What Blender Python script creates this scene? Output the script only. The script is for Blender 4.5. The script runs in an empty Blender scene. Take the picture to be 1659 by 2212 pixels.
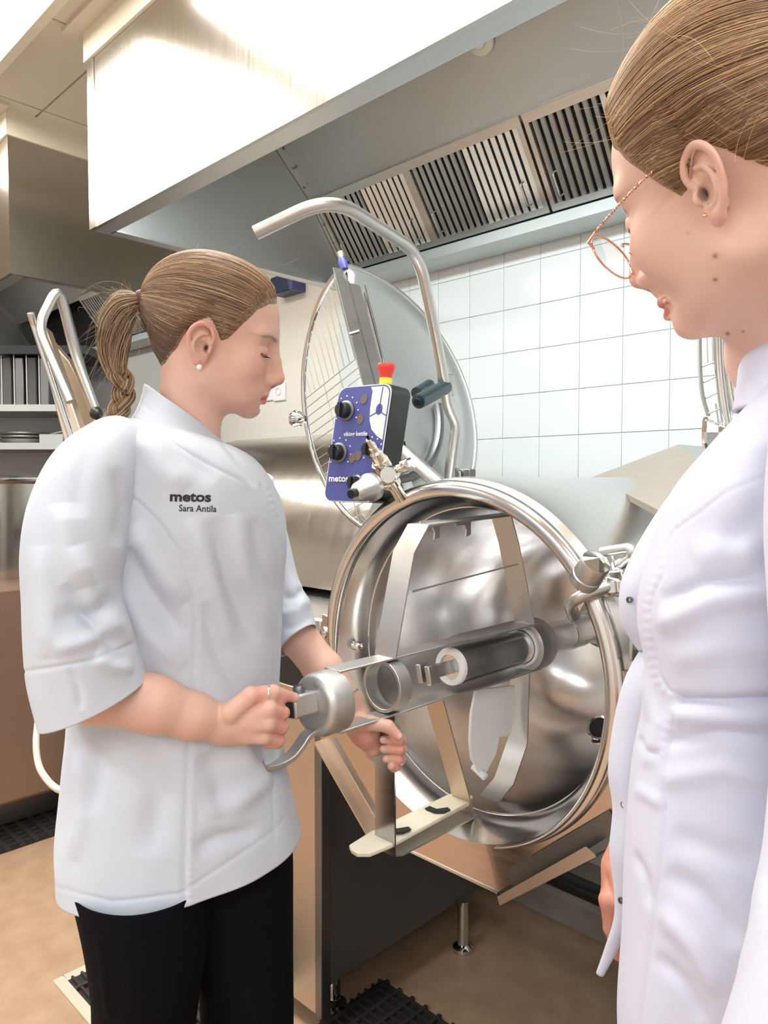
import bpy, bmesh, math, random
import numpy as np
from mathutils import Vector, Matrix

# ------------------------------------------------------------------ camera
FPX, CX, CY, CZ = 1590.0, 829.5, 1106.0, 1.37       # focal length and centre in pixels of the 1659x2212 frame, camera height
HEAD = math.radians(44.3)                            # the camera looks this far left of the tiled wall's normal
TILT = math.atan(66 / 1590)                          # slightly downwards
sc = bpy.context.scene
cam = bpy.data.objects.new('camera', bpy.data.cameras.new('camera'))
sc.collection.objects.link(cam)
cam.location = (0, 0, CZ)
cam.rotation_euler = (math.pi / 2 - TILT, 0, HEAD)
cam.data.sensor_fit = 'HORIZONTAL'; cam.data.sensor_width = 36
cam.data.lens = 36 * FPX / 1659
cam.data.clip_start = 0.02
sc.camera = cam
# ------------------------------------------------------------------ light and exposure
world = bpy.data.worlds.new('world'); sc.world = world; world.use_nodes = True
world.node_tree.nodes['Background'].inputs[0].default_value = (0.9, 0.95, 1.0, 1)
world.node_tree.nodes['Background'].inputs[1].default_value = 0.4
sc.view_settings.view_transform = 'Standard'; sc.view_settings.look = 'None'
sc.view_settings.gamma = 1; sc.view_settings.use_curve_mapping = False
sc.view_settings.exposure = 0.36
LAMPS = [  # ceiling panels: x, y, length x, length y, watts, colour
    (-2.95, .60, 1.5, .60, 26, (1.0, .93, .80)), (-1.28, .60, 1.3, .60, 20, (1.0, .95, .86)),
    (1.0, -.2, 1.4, .60, 15, (.97, .97, 1.0)), (-3.4, -1.6, 1.4, .60, 28, (.90, .95, 1.0)),
    (-1.3, -1.9, 1.4, .60, 30, (.86, .93, 1.0)), (.9, -2.0, 1.4, .60, 30, (.86, .92, 1.0))]
def area(name, loc, sx, sy, power, col, rot=(0, 0, 0)):
    l = bpy.data.lights.new(name, 'AREA'); l.shape = 'RECTANGLE'; l.size = sx; l.size_y = sy
    l.energy = power; l.color = col
    o = bpy.data.objects.new(name, l); sc.collection.objects.link(o)
    o.location = loc; o.rotation_euler = rot
    return o
for i, (x, y, sx, sy, w, c) in enumerate(LAMPS):
    area('panel_light', (x, y, 2.755), sx, sy, w, c)
area('hood_light', (-0.6, 1.17, 2.33), 2.9, 0.10, 22, (.90, .98, 1.0), (math.radians(28), 0, 0))
area('hood_light', (-4.3, 1.17, 2.33), 2.0, 0.10, 7, (.92, .98, 1.0), (math.radians(28), 0, 0))

# ------------------------------------------------------------------ helpers
COL = sc.collection
RT = Vector((math.cos(HEAD), math.sin(HEAD), 0)); FW = Vector((-math.sin(HEAD), math.cos(HEAD), 0))
def vray(u, v):
    """direction of a photograph point in the view frame (right, forward, up), forward = 1"""
    xc = (u - CX) / FPX; yc = -(v - CY) / FPX
    fw = math.cos(TILT) + math.sin(TILT) * yc
    return xc / fw, 1.0, (yc * math.cos(TILT) - math.sin(TILT)) / fw
def V(u, v, d):
    x, y, z = vray(u, v); return Vector((x * d, d, CZ + z * d))
def toW(p):
    return RT * p[0] + FW * p[1] + Vector((0, 0, p[2]))
def P(u, v, d): return toW(V(u, v, d))
def on(u, v, X=None, Y=None, Z=None):
    """the world point seen at (u, v) on a plane of the room"""
    x, y, z = vray(u, v); r = RT * x + FW + Vector((0, 0, z))
    t = X / r.x if X is not None else Y / r.y if Y is not None else (Z - CZ) / r.z
    return Vector((0, 0, CZ)) + r * t
def tag(o, label=None, cat=None, group=None, kind=None):
    if label: o['label'] = label
    if cat: o['category'] = cat
    if group: o['group'] = group
    if kind: o['kind'] = kind
    return o
def empty(name, loc=(0, 0, 0), rz=0.0, label=None, cat=None, group=None):
    o = bpy.data.objects.new(name, None); COL.objects.link(o)
    o.location = loc; o.rotation_euler = (0, 0, rz); o.empty_display_size = .05
    return tag(o, label, cat, group)
def view_empty(name, label, cat, group=None):
    """an Empty on the floor whose axes are right / forward / up as the photographer stands"""
    return empty(name, (0, 0, 0), HEAD, label, cat, group)

class MB:
    def __init__(s): s.v = []; s.f = []
    def add(s, vs, fs):
        n = len(s.v); s.v += [tuple(map(float, p)) for p in vs]; s.f += [tuple(n + i for i in f) for f in fs]; return s
    def box(s, lo, hi):
        (a, b, c), (d, e, f) = lo, hi
        return s.add([(a,b,c),(d,b,c),(d,e,c),(a,e,c),(a,b,f),(d,b,f),(d,e,f),(a,e,f)],
                     [(0,3,2,1),(4,5,6,7),(0,1,5,4),(1,2,6,5),(2,3,7,6),(3,0,4,7)])
    def obox(s, c, ax, ay, az):
        c, ax, ay, az = map(Vector, (c, ax, ay, az))
        vs = [c + ax*i + ay*j + az*k for k in (-1, 1) for i, j in ((-1,-1),(1,-1),(1,1),(-1,1))]
        return s.add(vs, [(0,3,2,1),(4,5,6,7),(0,1,5,4),(1,2,6,5),(2,3,7,6),(3,0,4,7)])
    def prism(s, poly, ext):
        n = len(poly); ext = Vector(ext); vs = [Vector(p) for p in poly]; vs += [p + ext for p in vs]
        return s.add(vs, [tuple(range(n))[::-1], tuple(range(n, 2*n))] + [(i, (i+1) % n, n + (i+1) % n, n + i) for i in range(n)])
    def tube(s, pts, r, n=12, closed=False, cap=True, flat=None):
        pts = [Vector(p) for p in pts]; m = len(pts)
        rs = r if isinstance(r, (list, tuple)) else [r] * m
        T = []
        for i in range(m):
            a = pts[(i-1) % m] if (closed or i) else pts[0]; b = pts[(i+1) % m] if (closed or i < m-1) else pts[-1]
            T.append((b - a).normalized())
        ref = Vector((0, 0, 1)) if abs(T[0].z) < .9 else Vector((1, 0, 0))
        N = (ref - T[0] * ref.dot(T[0])).normalized(); vs = []
        for i in range(m):
            N = (N - T[i] * N.dot(T[i])).normalized(); B = T[i].cross(N)
            for k in range(n):
                a = 2*math.pi*k/n; vs.append(pts[i] + (N*math.cos(a) + B*math.sin(a)) * rs[i])
        fs = [(i*n+k, i*n+(k+1) % n, ((i+1) % m)*n+(k+1) % n, ((i+1) % m)*n+k) for i in range(m if closed else m-1) for k in range(n)]
        if cap and not closed: fs += [tuple(range(n))[::-1], tuple(range((m-1)*n, m*n))]
        return s.add(vs, fs)
    def strip(s, path, wvec, t):
        """flat bar: a path widened by the vector wvec (full width) and thickened by t across both"""
        path = [Vector(p) for p in path]; w = Vector(wvec) * .5; m = len(path); vs = []
        for i in range(m):
            a = path[max(i-1, 0)]; b = path[min(i+1, m-1)]
            tn = (b - a).normalized(); nn = tn.cross(w).normalized()
            k = 1.0
            if 0 < i < m-1:
                c = (path[i]-path[i-1]).normalized().dot(tn); k = 1 / max(c, .5)
            for q in (-w - nn*t*k/2, w - nn*t*k/2, w + nn*t*k/2, -w + nn*t*k/2): vs.append(path[i] + q)
        fs = [(0,1,2,3)[::-1], tuple(4*(m-1) + i for i in range(4))]
        for i in range(m-1):
            for k in range(4): fs.append((4*i+k, 4*i+(k+1) % 4, 4*i+4+(k+1) % 4, 4*i+4+k))
        return s.add(vs, fs)
    def lathe(s, prof, org, axis, n=48, a0=0.0, a1=2*math.pi, closed_prof=False, caps=False):
        """prof: (distance along axis, radius)"""
        org = Vector(org); ax = Vector(axis).normalized()
        ref = Vector((0, 0, 1)) if abs(ax.z) < .9 else Vector((1, 0, 0))
        N = (ref - ax*ref.dot(ax)).normalized(); B = ax.cross(N)
        full = abs(a1 - a0 - 2*math.pi) < 1e-6; c = n if full else n + 1; m = len(prof); vs = []
        for (h, r) in prof:
            for k in range(c):
                a = a0 + (a1-a0)*k/n; vs.append(org + ax*h + (N*math.cos(a) + B*math.sin(a)) * r)
        fs = []
        for i in range(m if closed_prof else m-1):
            j = (i+1) % m
            for k in range(n):
                l = (k+1) % c; fs.append((i*c+k, i*c+l, j*c+l, j*c+k))
        if caps: fs += [tuple(range(c))[::-1], tuple(range((m-1)*c, m*c))]
        return s.add(vs, fs)
    def ball(s, c, r, n=12, sc3=(1, 1, 1)):
        vs = []; c = Vector(c); m = n//2
        for i in range(m+1):
            t = math.pi*i/m
            for k in range(n):
                a = 2*math.pi*k/n; vs.append(c + Vector((math.sin(t)*math.cos(a)*sc3[0], math.sin(t)*math.sin(a)*sc3[1], math.cos(t)*sc3[2]))*r)
        return s.add(vs, [(i*n+k, (i+1)*n+k, (i+1)*n+(k+1) % n, i*n+(k+1) % n) for i in range(m) for k in range(n)])
    def build(s, name, mat, parent=None, bevel=0, ang=35, solid=0):
        me = bpy.data.meshes.new(name); me.from_pydata(s.v, [], s.f)
        bm = bmesh.new(); bm.from_mesh(me)
        bmesh.ops.remove_doubles(bm, verts=bm.verts, dist=1e-6)
        if not solid: bmesh.ops.recalc_face_normals(bm, faces=bm.faces)
        bm.to_mesh(me); bm.free(); me.update()
        o = bpy.data.objects.new(name, me); COL.objects.link(o)
        if mat: me.materials.append(mat)
        me.shade_smooth(); me.set_sharp_from_angle(angle=math.radians(ang))
        if solid:
            md = o.modifiers.new('solid', 'SOLIDIFY'); md.thickness = solid; md.offset = 0
        if bevel:
            md = o.modifiers.new('bevel', 'BEVEL'); md.width = bevel; md.segments = 2; md.limit_method = 'ANGLE'; md.angle_limit = math.radians(40)
        if parent: o.parent = parent
        return o
def fillet(pts, rad, n=6):
    pts = [Vector(p) for p in pts]; rads = rad if isinstance(rad, (list, tuple)) else [rad]*len(pts); out = [pts[0]]
    for i in range(1, len(pts)-1):
        a, b, c = pts[i-1], pts[i], pts[i+1]
        da, dc = (a-b), (c-b); r = min(rads[i], da.length*.48, dc.length*.48)
        p0 = b + da.normalized()*r; p1 = b + dc.normalized()*r
        for k in range(n+1):
            t = k/n; out.append(p0*(1-t)**2 + b*2*t*(1-t) + p1*t*t)
    out.append(pts[-1]); return out
def smooth_path(pts, n=8):
    pts = [Vector(p) for p in pts]; q = [pts[0]*2 - pts[1]] + pts + [pts[-1]*2 - pts[-2]]; out = []
    for i in range(1, len(q)-2):
        for k in range(n):
            t = k/n; a, b, c, d = q[i-1], q[i], q[i+1], q[i+2]
            out.append(.5*((2*b) + (c-a)*t + (2*a-5*b+4*c-d)*t*t + (3*b-a-3*c+d)*t**3))
    out.append(pts[-1]); return out

# ------------------------------------------------------------------ materials
def mat(name, col, rough=.5, metal=0.0, spec=.5, noise=None, bump=None, **kw):
    """noise = (scale, second colour, amount, stretch xyz) ; bump = (scale, strength, stretch xyz)"""
    m = bpy.data.materials.new(name); m.use_nodes = True; nt = m.node_tree; b = nt.nodes['Principled BSDF']
    b.inputs['Base Color'].default_value = (*col, 1); b.inputs['Roughness'].default_value = rough
    b.inputs['Metallic'].default_value = metal; b.inputs['Specular IOR Level'].default_value = spec
    for k, v in kw.items():
        b.inputs[k.replace('_', ' ')].default_value = v
    tc = nt.nodes.new('ShaderNodeTexCoord')
    def nz(scale, stretch, detail=4):
        mp = nt.nodes.new('ShaderNodeMapping'); mp.inputs['Scale'].default_value = stretch
        nt.links.new(tc.outputs['Object'], mp.inputs[0])
        n = nt.nodes.new('ShaderNodeTexNoise'); n.inputs['Scale'].default_value = scale; n.inputs['Detail'].default_value = detail
        nt.links.new(mp.outputs[0], n.inputs[0]); return n
    if noise:
        n = nz(noise[0], noise[3] if len(noise) > 3 else (1, 1, 1)); rp = nt.nodes.new('ShaderNodeValToRGB')
        rp.color_ramp.elements[0].position = .35; rp.color_ramp.elements[1].position = .7
        rp.color_ramp.elements[0].color = (*col, 1)
        c2 = [a*(1-noise[2]) + b2*noise[2] for a, b2 in zip(col, noise[1])]; rp.color_ramp.elements[1].color = (*c2, 1)
        nt.links.new(n.outputs[0], rp.inputs[0]); nt.links.new(rp.outputs[0], b.inputs['Base Color'])
    if bump:
        n = nz(bump[0], bump[2] if len(bump) > 2 else (1, 1, 1), 3); bp = nt.nodes.new('ShaderNodeBump')
        bp.inputs['Strength'].default_value = bump[1]; bp.inputs['Distance'].default_value = .002
        nt.links.new(n.outputs[0], bp.inputs['Height']); nt.links.new(bp.outputs[0], b.inputs['Normal'])
    return m
def steel(name, col=(.62, .62, .61), rough=.28, stretch=(1, 1, 40), scale=6, var=.16, bump=.05, aniso=0.0):
    m = mat(name, col, rough, 1.0, Anisotropic=aniso); nt = m.node_tree; b = nt.nodes['Principled BSDF']
    tc = nt.nodes['Texture Coordinate']; mp = nt.nodes.new('ShaderNodeMapping'); mp.inputs['Scale'].default_value = stretch
    nt.links.new(tc.outputs['Object'], mp.inputs[0])
    n = nt.nodes.new('ShaderNodeTexNoise'); n.inputs['Scale'].default_value = scale; n.inputs['Detail'].default_value = 6
    nt.links.new(mp.outputs[0], n.inputs[0])
    mr = nt.nodes.new('ShaderNodeMapRange'); mr.inputs[3].default_value = max(.03, rough - var); mr.inputs[4].default_value = rough + var
    nt.links.new(n.outputs[0], mr.inputs[0]); nt.links.new(mr.outputs[0], b.inputs['Roughness'])
    bp = nt.nodes.new('ShaderNodeBump'); bp.inputs['Strength'].default_value = bump; bp.inputs['Distance'].default_value = .001
    nt.links.new(n.outputs[0], bp.inputs['Height']); nt.links.new(bp.outputs[0], b.inputs['Normal'])
    return m
M = {
 'hood': steel('hood_steel', (.58, .56, .53), .21, (30, 1, 1), 3, .05, .01),
 'hood_in': steel('hood_inner_steel', (.50, .52, .51), .5, (1, 1, 1), 5, .06, .02),
 'filter': steel('filter_steel', (.60, .58, .54), .38, (1, 1, 8), 6, .1, .02),
 'gap': mat('filter_gap', (.02, .02, .02), .7),
 'steel': steel('brushed_steel', (.62, .61, .59), .30, (30, 1, 1), 4, .1, .03),
 'steel_y': steel('brushed_steel_lengthwise', (.60, .60, .58), .33, (1, 25, 1), 4, .1, .03),
 'bowl': steel('polished_bowl_steel', (.80, .79, .78), .20, (.6, 14, .6), 3, .07, .006, .35),
 'rim': steel('polished_rim_steel', (.74, .72, .70), .20, (1, 1, 1), 8, .06, .02),
 'plate': steel('pouring_plate_steel', (.60, .50, .43), .24, (1, 1, 20), 5, .08, .02),
 'shade': steel('smooth_shaded_strap_steel', (.50, .49, .50), .20, (1, 1, 20), 5, .05, .01),  # darker copy of the strap steel, its dark reflection put into the colour
 'sleeve': steel('sleeve_steel', (.80, .82, .84), .16, (1, 14, 1), 6, .06, .01),
 'chrome': mat('chrome', (.72, .72, .72), .10, 1.0),
 'satin': steel('satin_steel', (.58, .575, .56), .38, (4, 4, 4), 20, .08, .03),
 'blast': steel('bead_blasted_steel', (.62, .615, .60), .46, (3, 3, 3), 60, .06, .05),
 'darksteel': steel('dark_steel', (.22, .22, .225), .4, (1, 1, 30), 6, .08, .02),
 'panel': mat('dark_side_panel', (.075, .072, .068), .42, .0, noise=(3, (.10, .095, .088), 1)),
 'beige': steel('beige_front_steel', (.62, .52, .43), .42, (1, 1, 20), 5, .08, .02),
 'brass': mat('nickel_plated_brass', (.78, .70, .58), .22, 1.0),
 'black': mat('black_plastic', (.012, .013, .015), .35),
 'rubber': mat('black_rubber', (.015, .015, .016), .6, bump=(60, .3)),
 'grip': mat('dark_green_grip', (.02, .04, .045), .28),
 'white': mat('white_plastic', (.90, .92, .94), .35),
 'cream': mat('cream_plastic', (.72, .68, .55), .4),
 'tile': mat('glazed_white_tile', (.80, .84, .84), .12, bump=(7, .05)),
 'grout': mat('pale_grout', (.68, .74, .74), .8),
 'wall': mat('cream_paint', (.80, .77, .70), .6, bump=(80, .05)),
 'wallw': mat('white_paint', (.82, .82, .80), .6),
 'ceil': mat('ceiling_board', (.74, .69, .60), .7, noise=(2, (.70, .64, .55), 1)),
 'trim': mat('cream_trim', (.82, .77, .64), .5),
 'floor': mat('brown_floor', (.40, .26, .165), .42, noise=(14, (.47, .32, .215), 1), bump=(120, .25)),
 'plinth': mat('grey_floor_cove', (.34, .31, .27), .5, noise=(9, (.28, .25, .21), 1)),
 'blue': mat('blue_panel', (.075, .085, .30), .35),
 'royal': mat('dark_blue_plastic', (.01, .03, .10), .3),
 'pale': mat('pale_print', (.80, .76, .74), .4),
 'red': mat('red_plastic', (.75, .045, .035), .35),
 'yellow': mat('yellow_plastic', (.85, .70, .03), .4),
 'ink': mat('white_print', (.80, .80, .82), .5),
 'grating': mat('dark_grating', (.05, .045, .045), .45, .3),
 'gframe': mat('pale_drain_frame', (.66, .62, .50), .4, .2),
 'hose': mat('pale_hose', (.62, .58, .50), .4),
 'copper': mat('rose_gold_wire', (.80, .45, .33), .18, 1.0),
 'gold': mat('gold_stud', (.9, .6, .3), .15, 1.0),
 'pearl': mat('pearl', (.9, .88, .86), .12),
}
def emis(name, col, s):
    m = bpy.data.materials.new(name); m.use_nodes = True; b = m.node_tree.nodes['Principled BSDF']
    b.inputs['Base Color'].default_value = (*col, 1); b.inputs['Emission Color'].default_value = (*col, 1); b.inputs['Emission Strength'].default_value = s
    return m
# ================================================================== the room
YW, ZC, ZH, YF = 2.20, 2.79, 2.17, 1.05      # tiled wall, ceiling, hood underside, hood front
XL, XR, YB = -6.2, 2.6, -3.6
fl = MB().box((XL, YB, -.06), (XR, YW, 0)).build('floor', M['floor']); tag(fl, kind='structure')
cl = MB().box((XL, YB, ZC + .012), (XR, YW, ZC + .08)).build('ceiling', M['ceil']); tag(cl, kind='structure')
wb = MB().box((XL, YW, 0), (XR, YW + .1, ZC)).build('wall_back', M['wall']); tag(wb, kind='structure')
tag(MB().box((XL - .1, YB, 0), (XL, YW, ZC)).build('wall_left', M['wall']), kind='structure')
tag(MB().box((XR, YB, 0), (XR + .1, YW, ZC)).build('wall_right', M['wallw']), kind='structure')
tag(MB().box((XL, YB - .1, 0), (XR, YB, ZC)).build('wall_front', M['wallw']), kind='structure')
# ceiling boards with joints, only where the photograph shows them
for ix, x in enumerate(np.arange(-5.35, -1.0, .6)):
    for iy, y in enumerate((-.05, .55, 1.15, 1.75)):
        if y + .59 > YW: continue
        MB().box((x + .004, y + .004, ZC), (x + .596, y + .596, ZC + .012)).build('ceiling_board', M['ceil'], cl)
# wall tiles
XT = on(1347, 830, Y=YW).x; PIT = .151
ZT = on(1347, 831, Y=YW).z
MB().box((-2.42, YW - .004, .75), (.3, YW, 2.16)).build('grout_bed', M['grout'], wb)
tm = None
for i in range(-13, 6):
    for j in range(-5, 10):
        x = XT + i*PIT; z = ZT + j*PIT
        if x < -2.42 or x > .15 or z + PIT > 2.30 or z < .7: continue
        if tm is None:
            o = MB().box((-.0747, -.008, -.0747), (.0747, 0, .0747)).build('tile', M['tile'], wb, bevel=.0016); tm = o
        else:
            o = tm.copy(); COL.objects.link(o)
        o.location = (x + PIT/2, YW - .002, z + PIT/2)
# ------------------------------------------------------------------ ceiling lamps
ml = emis('lamp_diffuser', (1, .97, .9), 3.0)
names = ['ceiling light panel cut by the top left corner of the picture', 'ceiling light panel in front of the big hood, above the women',
         'ceiling light panel to the right of the photographer', 'ceiling light panel far behind at the left', 'ceiling light panel behind the photographer, middle one', 'ceiling light panel behind the photographer, right one']
for i, (x, y, sx, sy, w, c) in enumerate(LAMPS):
    e = empty('ceiling_light', (x, y, ZC), 0, names[i], 'light', 'ceiling light panels')
    fr = MB()
    for a, b in (((-sx/2-.03, -sy/2-.03), (sx/2+.03, -sy/2)), ((-sx/2-.03, sy/2), (sx/2+.03, sy/2+.03)), ((-sx/2-.03, -sy/2), (-sx/2, sy/2)), ((sx/2, -sy/2), (sx/2+.03, sy/2))):
        fr.box((*a, -.03), (*b, 0))
    fr.build('frame', M['trim'], e)
    MB().box((-sx/2, -sy/2, -.02), (sx/2, sy/2, -.004)).build('diffuser', ml, e)
# ------------------------------------------------------------------ the exhaust hoods
def hood(x0, x1, label, filt_x, detail=True):
    h = empty('exhaust_hood', (x0, YF, ZH), 0, label, 'exhaust hood', 'exhaust hoods over the cooking line')
    o = lambda x, y, z: (x - x0, y - YF, z - ZH)
    B = lambda nm, lo, hi, m, **k: MB().box(o(*lo), o(*hi)).build(nm, M[m], h, **k)
    top = ZC - .10
    B('front_panel', (x0, YF, ZH), (x1, YF + .012, top), 'hood')
    B('side_panel', (x0, YF + .012, ZH), (x0 + .012, YW - .01, top), 'hood_in')
    B('side_panel', (x1 - .012, YF + .012, ZH), (x1, YW - .01, top), 'hood')
    B('corner_strip', (x0 - .002, YF - .003, ZH), (x0 + .045, YF, top), 'hood')
    B('corner_strip', (x1 - .045, YF - .003, ZH), (x1 + .002, YF, top), 'hood')
    # cream trim between hood and ceiling, with the little ledge on the ceiling above it
    t = MB(); t.box(o(x0 - .01, YF - .01, top), o(x1 + .01, YF + .03, ZC)); t.box(o(x0 - .01, YF + .03, top), o(x0 + .03, YW, ZC)); t.box(o(x1 - .03, YF + .03, top), o(x1 + .01, YW, ZC))
    t.build('ceiling_trim', M['trim'], h)
    t = MB(); t.box(o(x0 - .05, YF - .06, ZC - .012), o(x1 + .05, YF - .01, ZC)); t.build('ceiling_ledge', M['ceil'], h)
    # bottom lip all round (folded steel), gutter at the back
    t = MB(); t.box(o(x0 + .012, YF + .012, ZH), o(x1 - .012, YF + .06, ZH + .006)); t.box(o(x0 + .012, YF + .06, ZH), o(x0 + .045, YW - .02, ZH + .006)); t.box(o(x1 - .045, YF + .06, ZH), o(x1 - .012, YW - .02, ZH + .006))
    t.box(o(x0 + .012, YF + .06, ZH), o(x1 - .012, YF + .064, ZH + .05))
    t.build('bottom_lip', M['satin'], h)
    g = MB(); g.prism([o(x0 + .045, y, z) for y, z in ((2.04, ZH), (2.04, ZH + .035), (2.055, ZH + .035), (2.06, ZH + .02), (2.17, ZH + .085), (2.17, ZH))], (x1 - x0 - .09, 0, 0))
    g.build('grease_gutter', M['hood_in'], h)
    # sloping back plate above the filters and the inner roof
    s = MB(); s.prism([o(x0 + .012, y, z) for y, z in ((1.985, 2.495), (1.78, top), (1.795, top), (2.0, 2.5))], (x1 - x0 - .024, 0, 0)); s.build('sloping_plate', M['hood_in'], h)
    B('inner_roof', (x0 + .012, YF + .012, top - .01), (x1 - .012, 1.80, top), 'hood_in')
    B('filter_housing', (x0 + .012, 2.17, ZH + .02), (x1 - .012, 2.19, 2.6), 'gap')
    # riveted angle where the left end meets the slope
    a = MB(); a.strip([o(x0 + .016, 2.14, 2.27), o(x0 + .016, 1.97, 2.50), o(x0 + .016, 1.77, top - .01)], (.0, .03, .024), .004); a.build('corner_angle', M['satin'], h)
    for k in range(7):
        t = k/6; q = (x0 + .02, 2.12 - .31*t, 2.30 + .36*t)
        if detail: MB().ball(o(*q), .005, 8).build('rivet', M['darksteel'], h)
    # grease filters
    base = Vector(o(0, 2.155, 2.262)); up = Vector((0, 1.965 - 2.155, 2.508 - 2.262)); ln = up.length; up.normalize(); nrm = Vector((0, -up.z, up.y)); nrm = nrm if nrm.z < 0 else -nrm
    for fx in filt_x:
        if fx + .49 > x1: continue
        fe = MB(); X = Vector((1, 0, 0)); W = .49
        O = base + Vector((fx, 0, 0))
        for lo, hi, a, b in ((0, W, 0, .022), (0, W, ln - .03, ln), (0, .016, .022, ln - .03), (W - .016, W, .022, ln - .03)):
            c = O + X*(lo+hi)/2 + up*(a+b)/2
            fe.obox(c, X*(hi-lo)/2, up*(b-a)/2, nrm*.01)
        f = fe.build('grease_filter', M['filter'], h)
        MB().obox(O + X*W/2 + up*ln/2 - nrm*.022, X*W/2, up*ln/2, nrm*.002).build('filter_back', M['gap'], f)
        ns = 16
        for k in range(ns):
            c = O + X*(.03 + (W - .06)*k/(ns-1)) + up*(ln - .008)/2
            ang = math.radians(18 if k < 8 else -30)     # the baffles lean two ways
            ax = X*math.cos(ang) + nrm*math.sin(ang)*1
            q = MB(); pr = []
            for a2, w2 in ((-.0105, -.004), (-.008, .003), (.008, .003), (.0105, -.004), (.008, 0), (-.008, 0)):
                pr.append(c + ax*a2 + nrm*w2 - up*(ln - .052)/2)
            q.prism(pr, up*(ln - .052)); q.build('baffle', M['filter'], f)
        for hx in (.055, W - .055):
            c = O + X*hx + up*.045 + nrm*.012
            pts = fillet([c, c + nrm*.022, c + nrm*.022 + up*.075, c + up*.075], .008, 4)
            MB().tube(pts, .0028, 8).build('pull_handle', M['satin'], f)
    return h
hb = hood(-2.33, 1.9, 'big stainless steel exhaust hood above the cooking kettles, its bright front at the upper middle', [-2.31, -1.82, -1.32, -.82, -.32, .18, .68])
ha = hood(-5.6, -3.03, 'second exhaust hood further left behind the first, cut by the left edge of the picture', [-3.55, -4.05, -4.55], False)
# smoke detector on the sloping plate
c = on(1040, 85, Y=1.86); sl = Vector((0, -(2.508-2.262), -(2.155-1.965))).normalized()
n0 = Vector((0, -.82, -.57)); 
yy = 1.985 - (c.z - 2.495) * (.205/.195)
# find the point on the slope along the ray
for _ in range(30):
    c = on(1040, 85, Y=yy); yy = 1.985 - (c.z - 2.495)*(.205/(ZC - .10 - 2.495))
n0 = Vector((0, -(ZC - .10 - 2.495), -.205)).normalized()
d = empty('heat_detector', c, 0, 'round cream heat detector on the sloping plate inside the big hood', 'detector')
MB().lathe([(.002, 0), (.002, .040), (.006, .043), (.014, .040), (.017, .03), (.018, .0)], (0, 0, 0), n0, 32).build('base', M['cream'], d)
MB().lathe([(.017, .0185), (.024, .0175), (.028, .013), (.029, 0)], (0, 0, 0), n0, 24).build('sensor', M['pale'], d)
MB().lathe([(.017, .021), (.021, .021), (.021, .0185)], (0, 0, 0), n0, 24).build('sensor_ring', M['satin'], d)
# sockets and the small blue box on the cream wall
for u, lab in ((583, 'left'), (606, 'right')):
    c = on(u, 846, Y=YW); e = empty('wall_socket', c, 0, 'white wall socket beside the woman\'s chin, the %s one' % lab, 'socket', 'wall sockets behind the left woman')
    MB().box((-.045, -.012, -.045), (.045, 0, .045)).build('plate', M['white'], e, bevel=.004)
    MB().lathe([(0, .02), (.004, .019), (.004, .015), (-.003, .014), (-.003, 0)], (0, -.012, 0), (0, -1, 0), 20).build('outlet', M['pale'], e)
c = on(613, 620, Y=2.12); e = empty('insect_trap', c, 0, 'small dark blue box under the edge of the big hood', 'box')
MB().box((-.10, 0, -.02), (.035, .08, .06)).build('casing', M['royal'], e, bevel=.004)
MB().box((.035, .0, -.02), (.06, .08, .06)).build('end_cap', M['blue'], e, bevel=.004)
# cove at the foot of the back wall
t = MB().prism([(XL, 2.2, 0), (XL, 1.98, 0), (XL, 1.98, .08), (XL, 2.02, .10), (XL, 2.2, .10)], (XR - XL, 0, 0)).build('trim_1', M['plinth']); tag(t, kind='structure')
# ------------------------------------------------------------------ floor drains and mats
def grate(name, x0, x1, y0, y1, px, py, frame, label, cat, zb=.004):
    e = empty(name, (x0, y0, 0), 0, label, cat)
    MB().box((0, 0, .001), (x1-x0, y1-y0, .0025)).build('pit', M['gap'], e)
    if frame:
        f = MB(); w = .028
        f.box((-w, -w, 0), (x1-x0+w, 0, .006)); f.box((-w, y1-y0, 0), (x1-x0+w, y1-y0+w, .006)); f.box((-w, 0, 0), (0, y1-y0, .006)); f.box((x1-x0, 0, 0), (x1-x0+w, y1-y0, .006))
        f.build('drain_frame', M['gframe'], e, bevel=.001)
    b = MB(); y = py/2
    while y < y1-y0:
        b.box((0, y-.003, .002), (x1-x0, y+.003, .012)); y += py
    b.build('cross_bars', M['grating'], e); e.children[-1]['kind'] = 'stuff'
    b = MB(); x = px/2
    while x < x1-x0:
        b.box((x-.005, 0, .002), (x+.005, y1-y0, .013)); x += px
    b.build('bearing_bars', M['grating'], e); e.children[-1]['kind'] = 'stuff'
    return e
c = on(112, 2122, Z=0)
grate('floor_drain', c.x + .03, c.x + .48, c.y + .03, c.y + .42, .11, .026, True, 'floor drain with pale frame beside the left woman\'s trousers', 'floor drain')
c = on(826, 2118, Z=0)
grate('rubber_mat', c.x, c.x + .75, c.y - .60, c.y, .046, .026, False, 'black open grid mat on the floor below the dark pillar', 'mat')
c = on(60, 1826, Z=0)
e = empty('ribbed_mat', (c.x, c.y, 0), 0, 'long dark ribbed mat on the floor at the left edge', 'mat')
mt = MB().box((-1.6, -.35, .001), (0, .40, .006)).build('mat_base', M['rubber'], e)
b = MB()
for k in range(14): b.box((-1.6, -.34 + k*.052, .006), (0, -.322 + k*.052, .014))
b.build('ribs', M['grating'], e); e.children[-1]['kind'] = 'stuff'
b = MB()
for k in range(40): b.box((-1.6 + k*.04, -.35, .006), (-1.585 + k*.04, .40, .010))
b.build('cross_ribs', M['grating'], e); e.children[-1]['kind'] = 'stuff'
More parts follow.
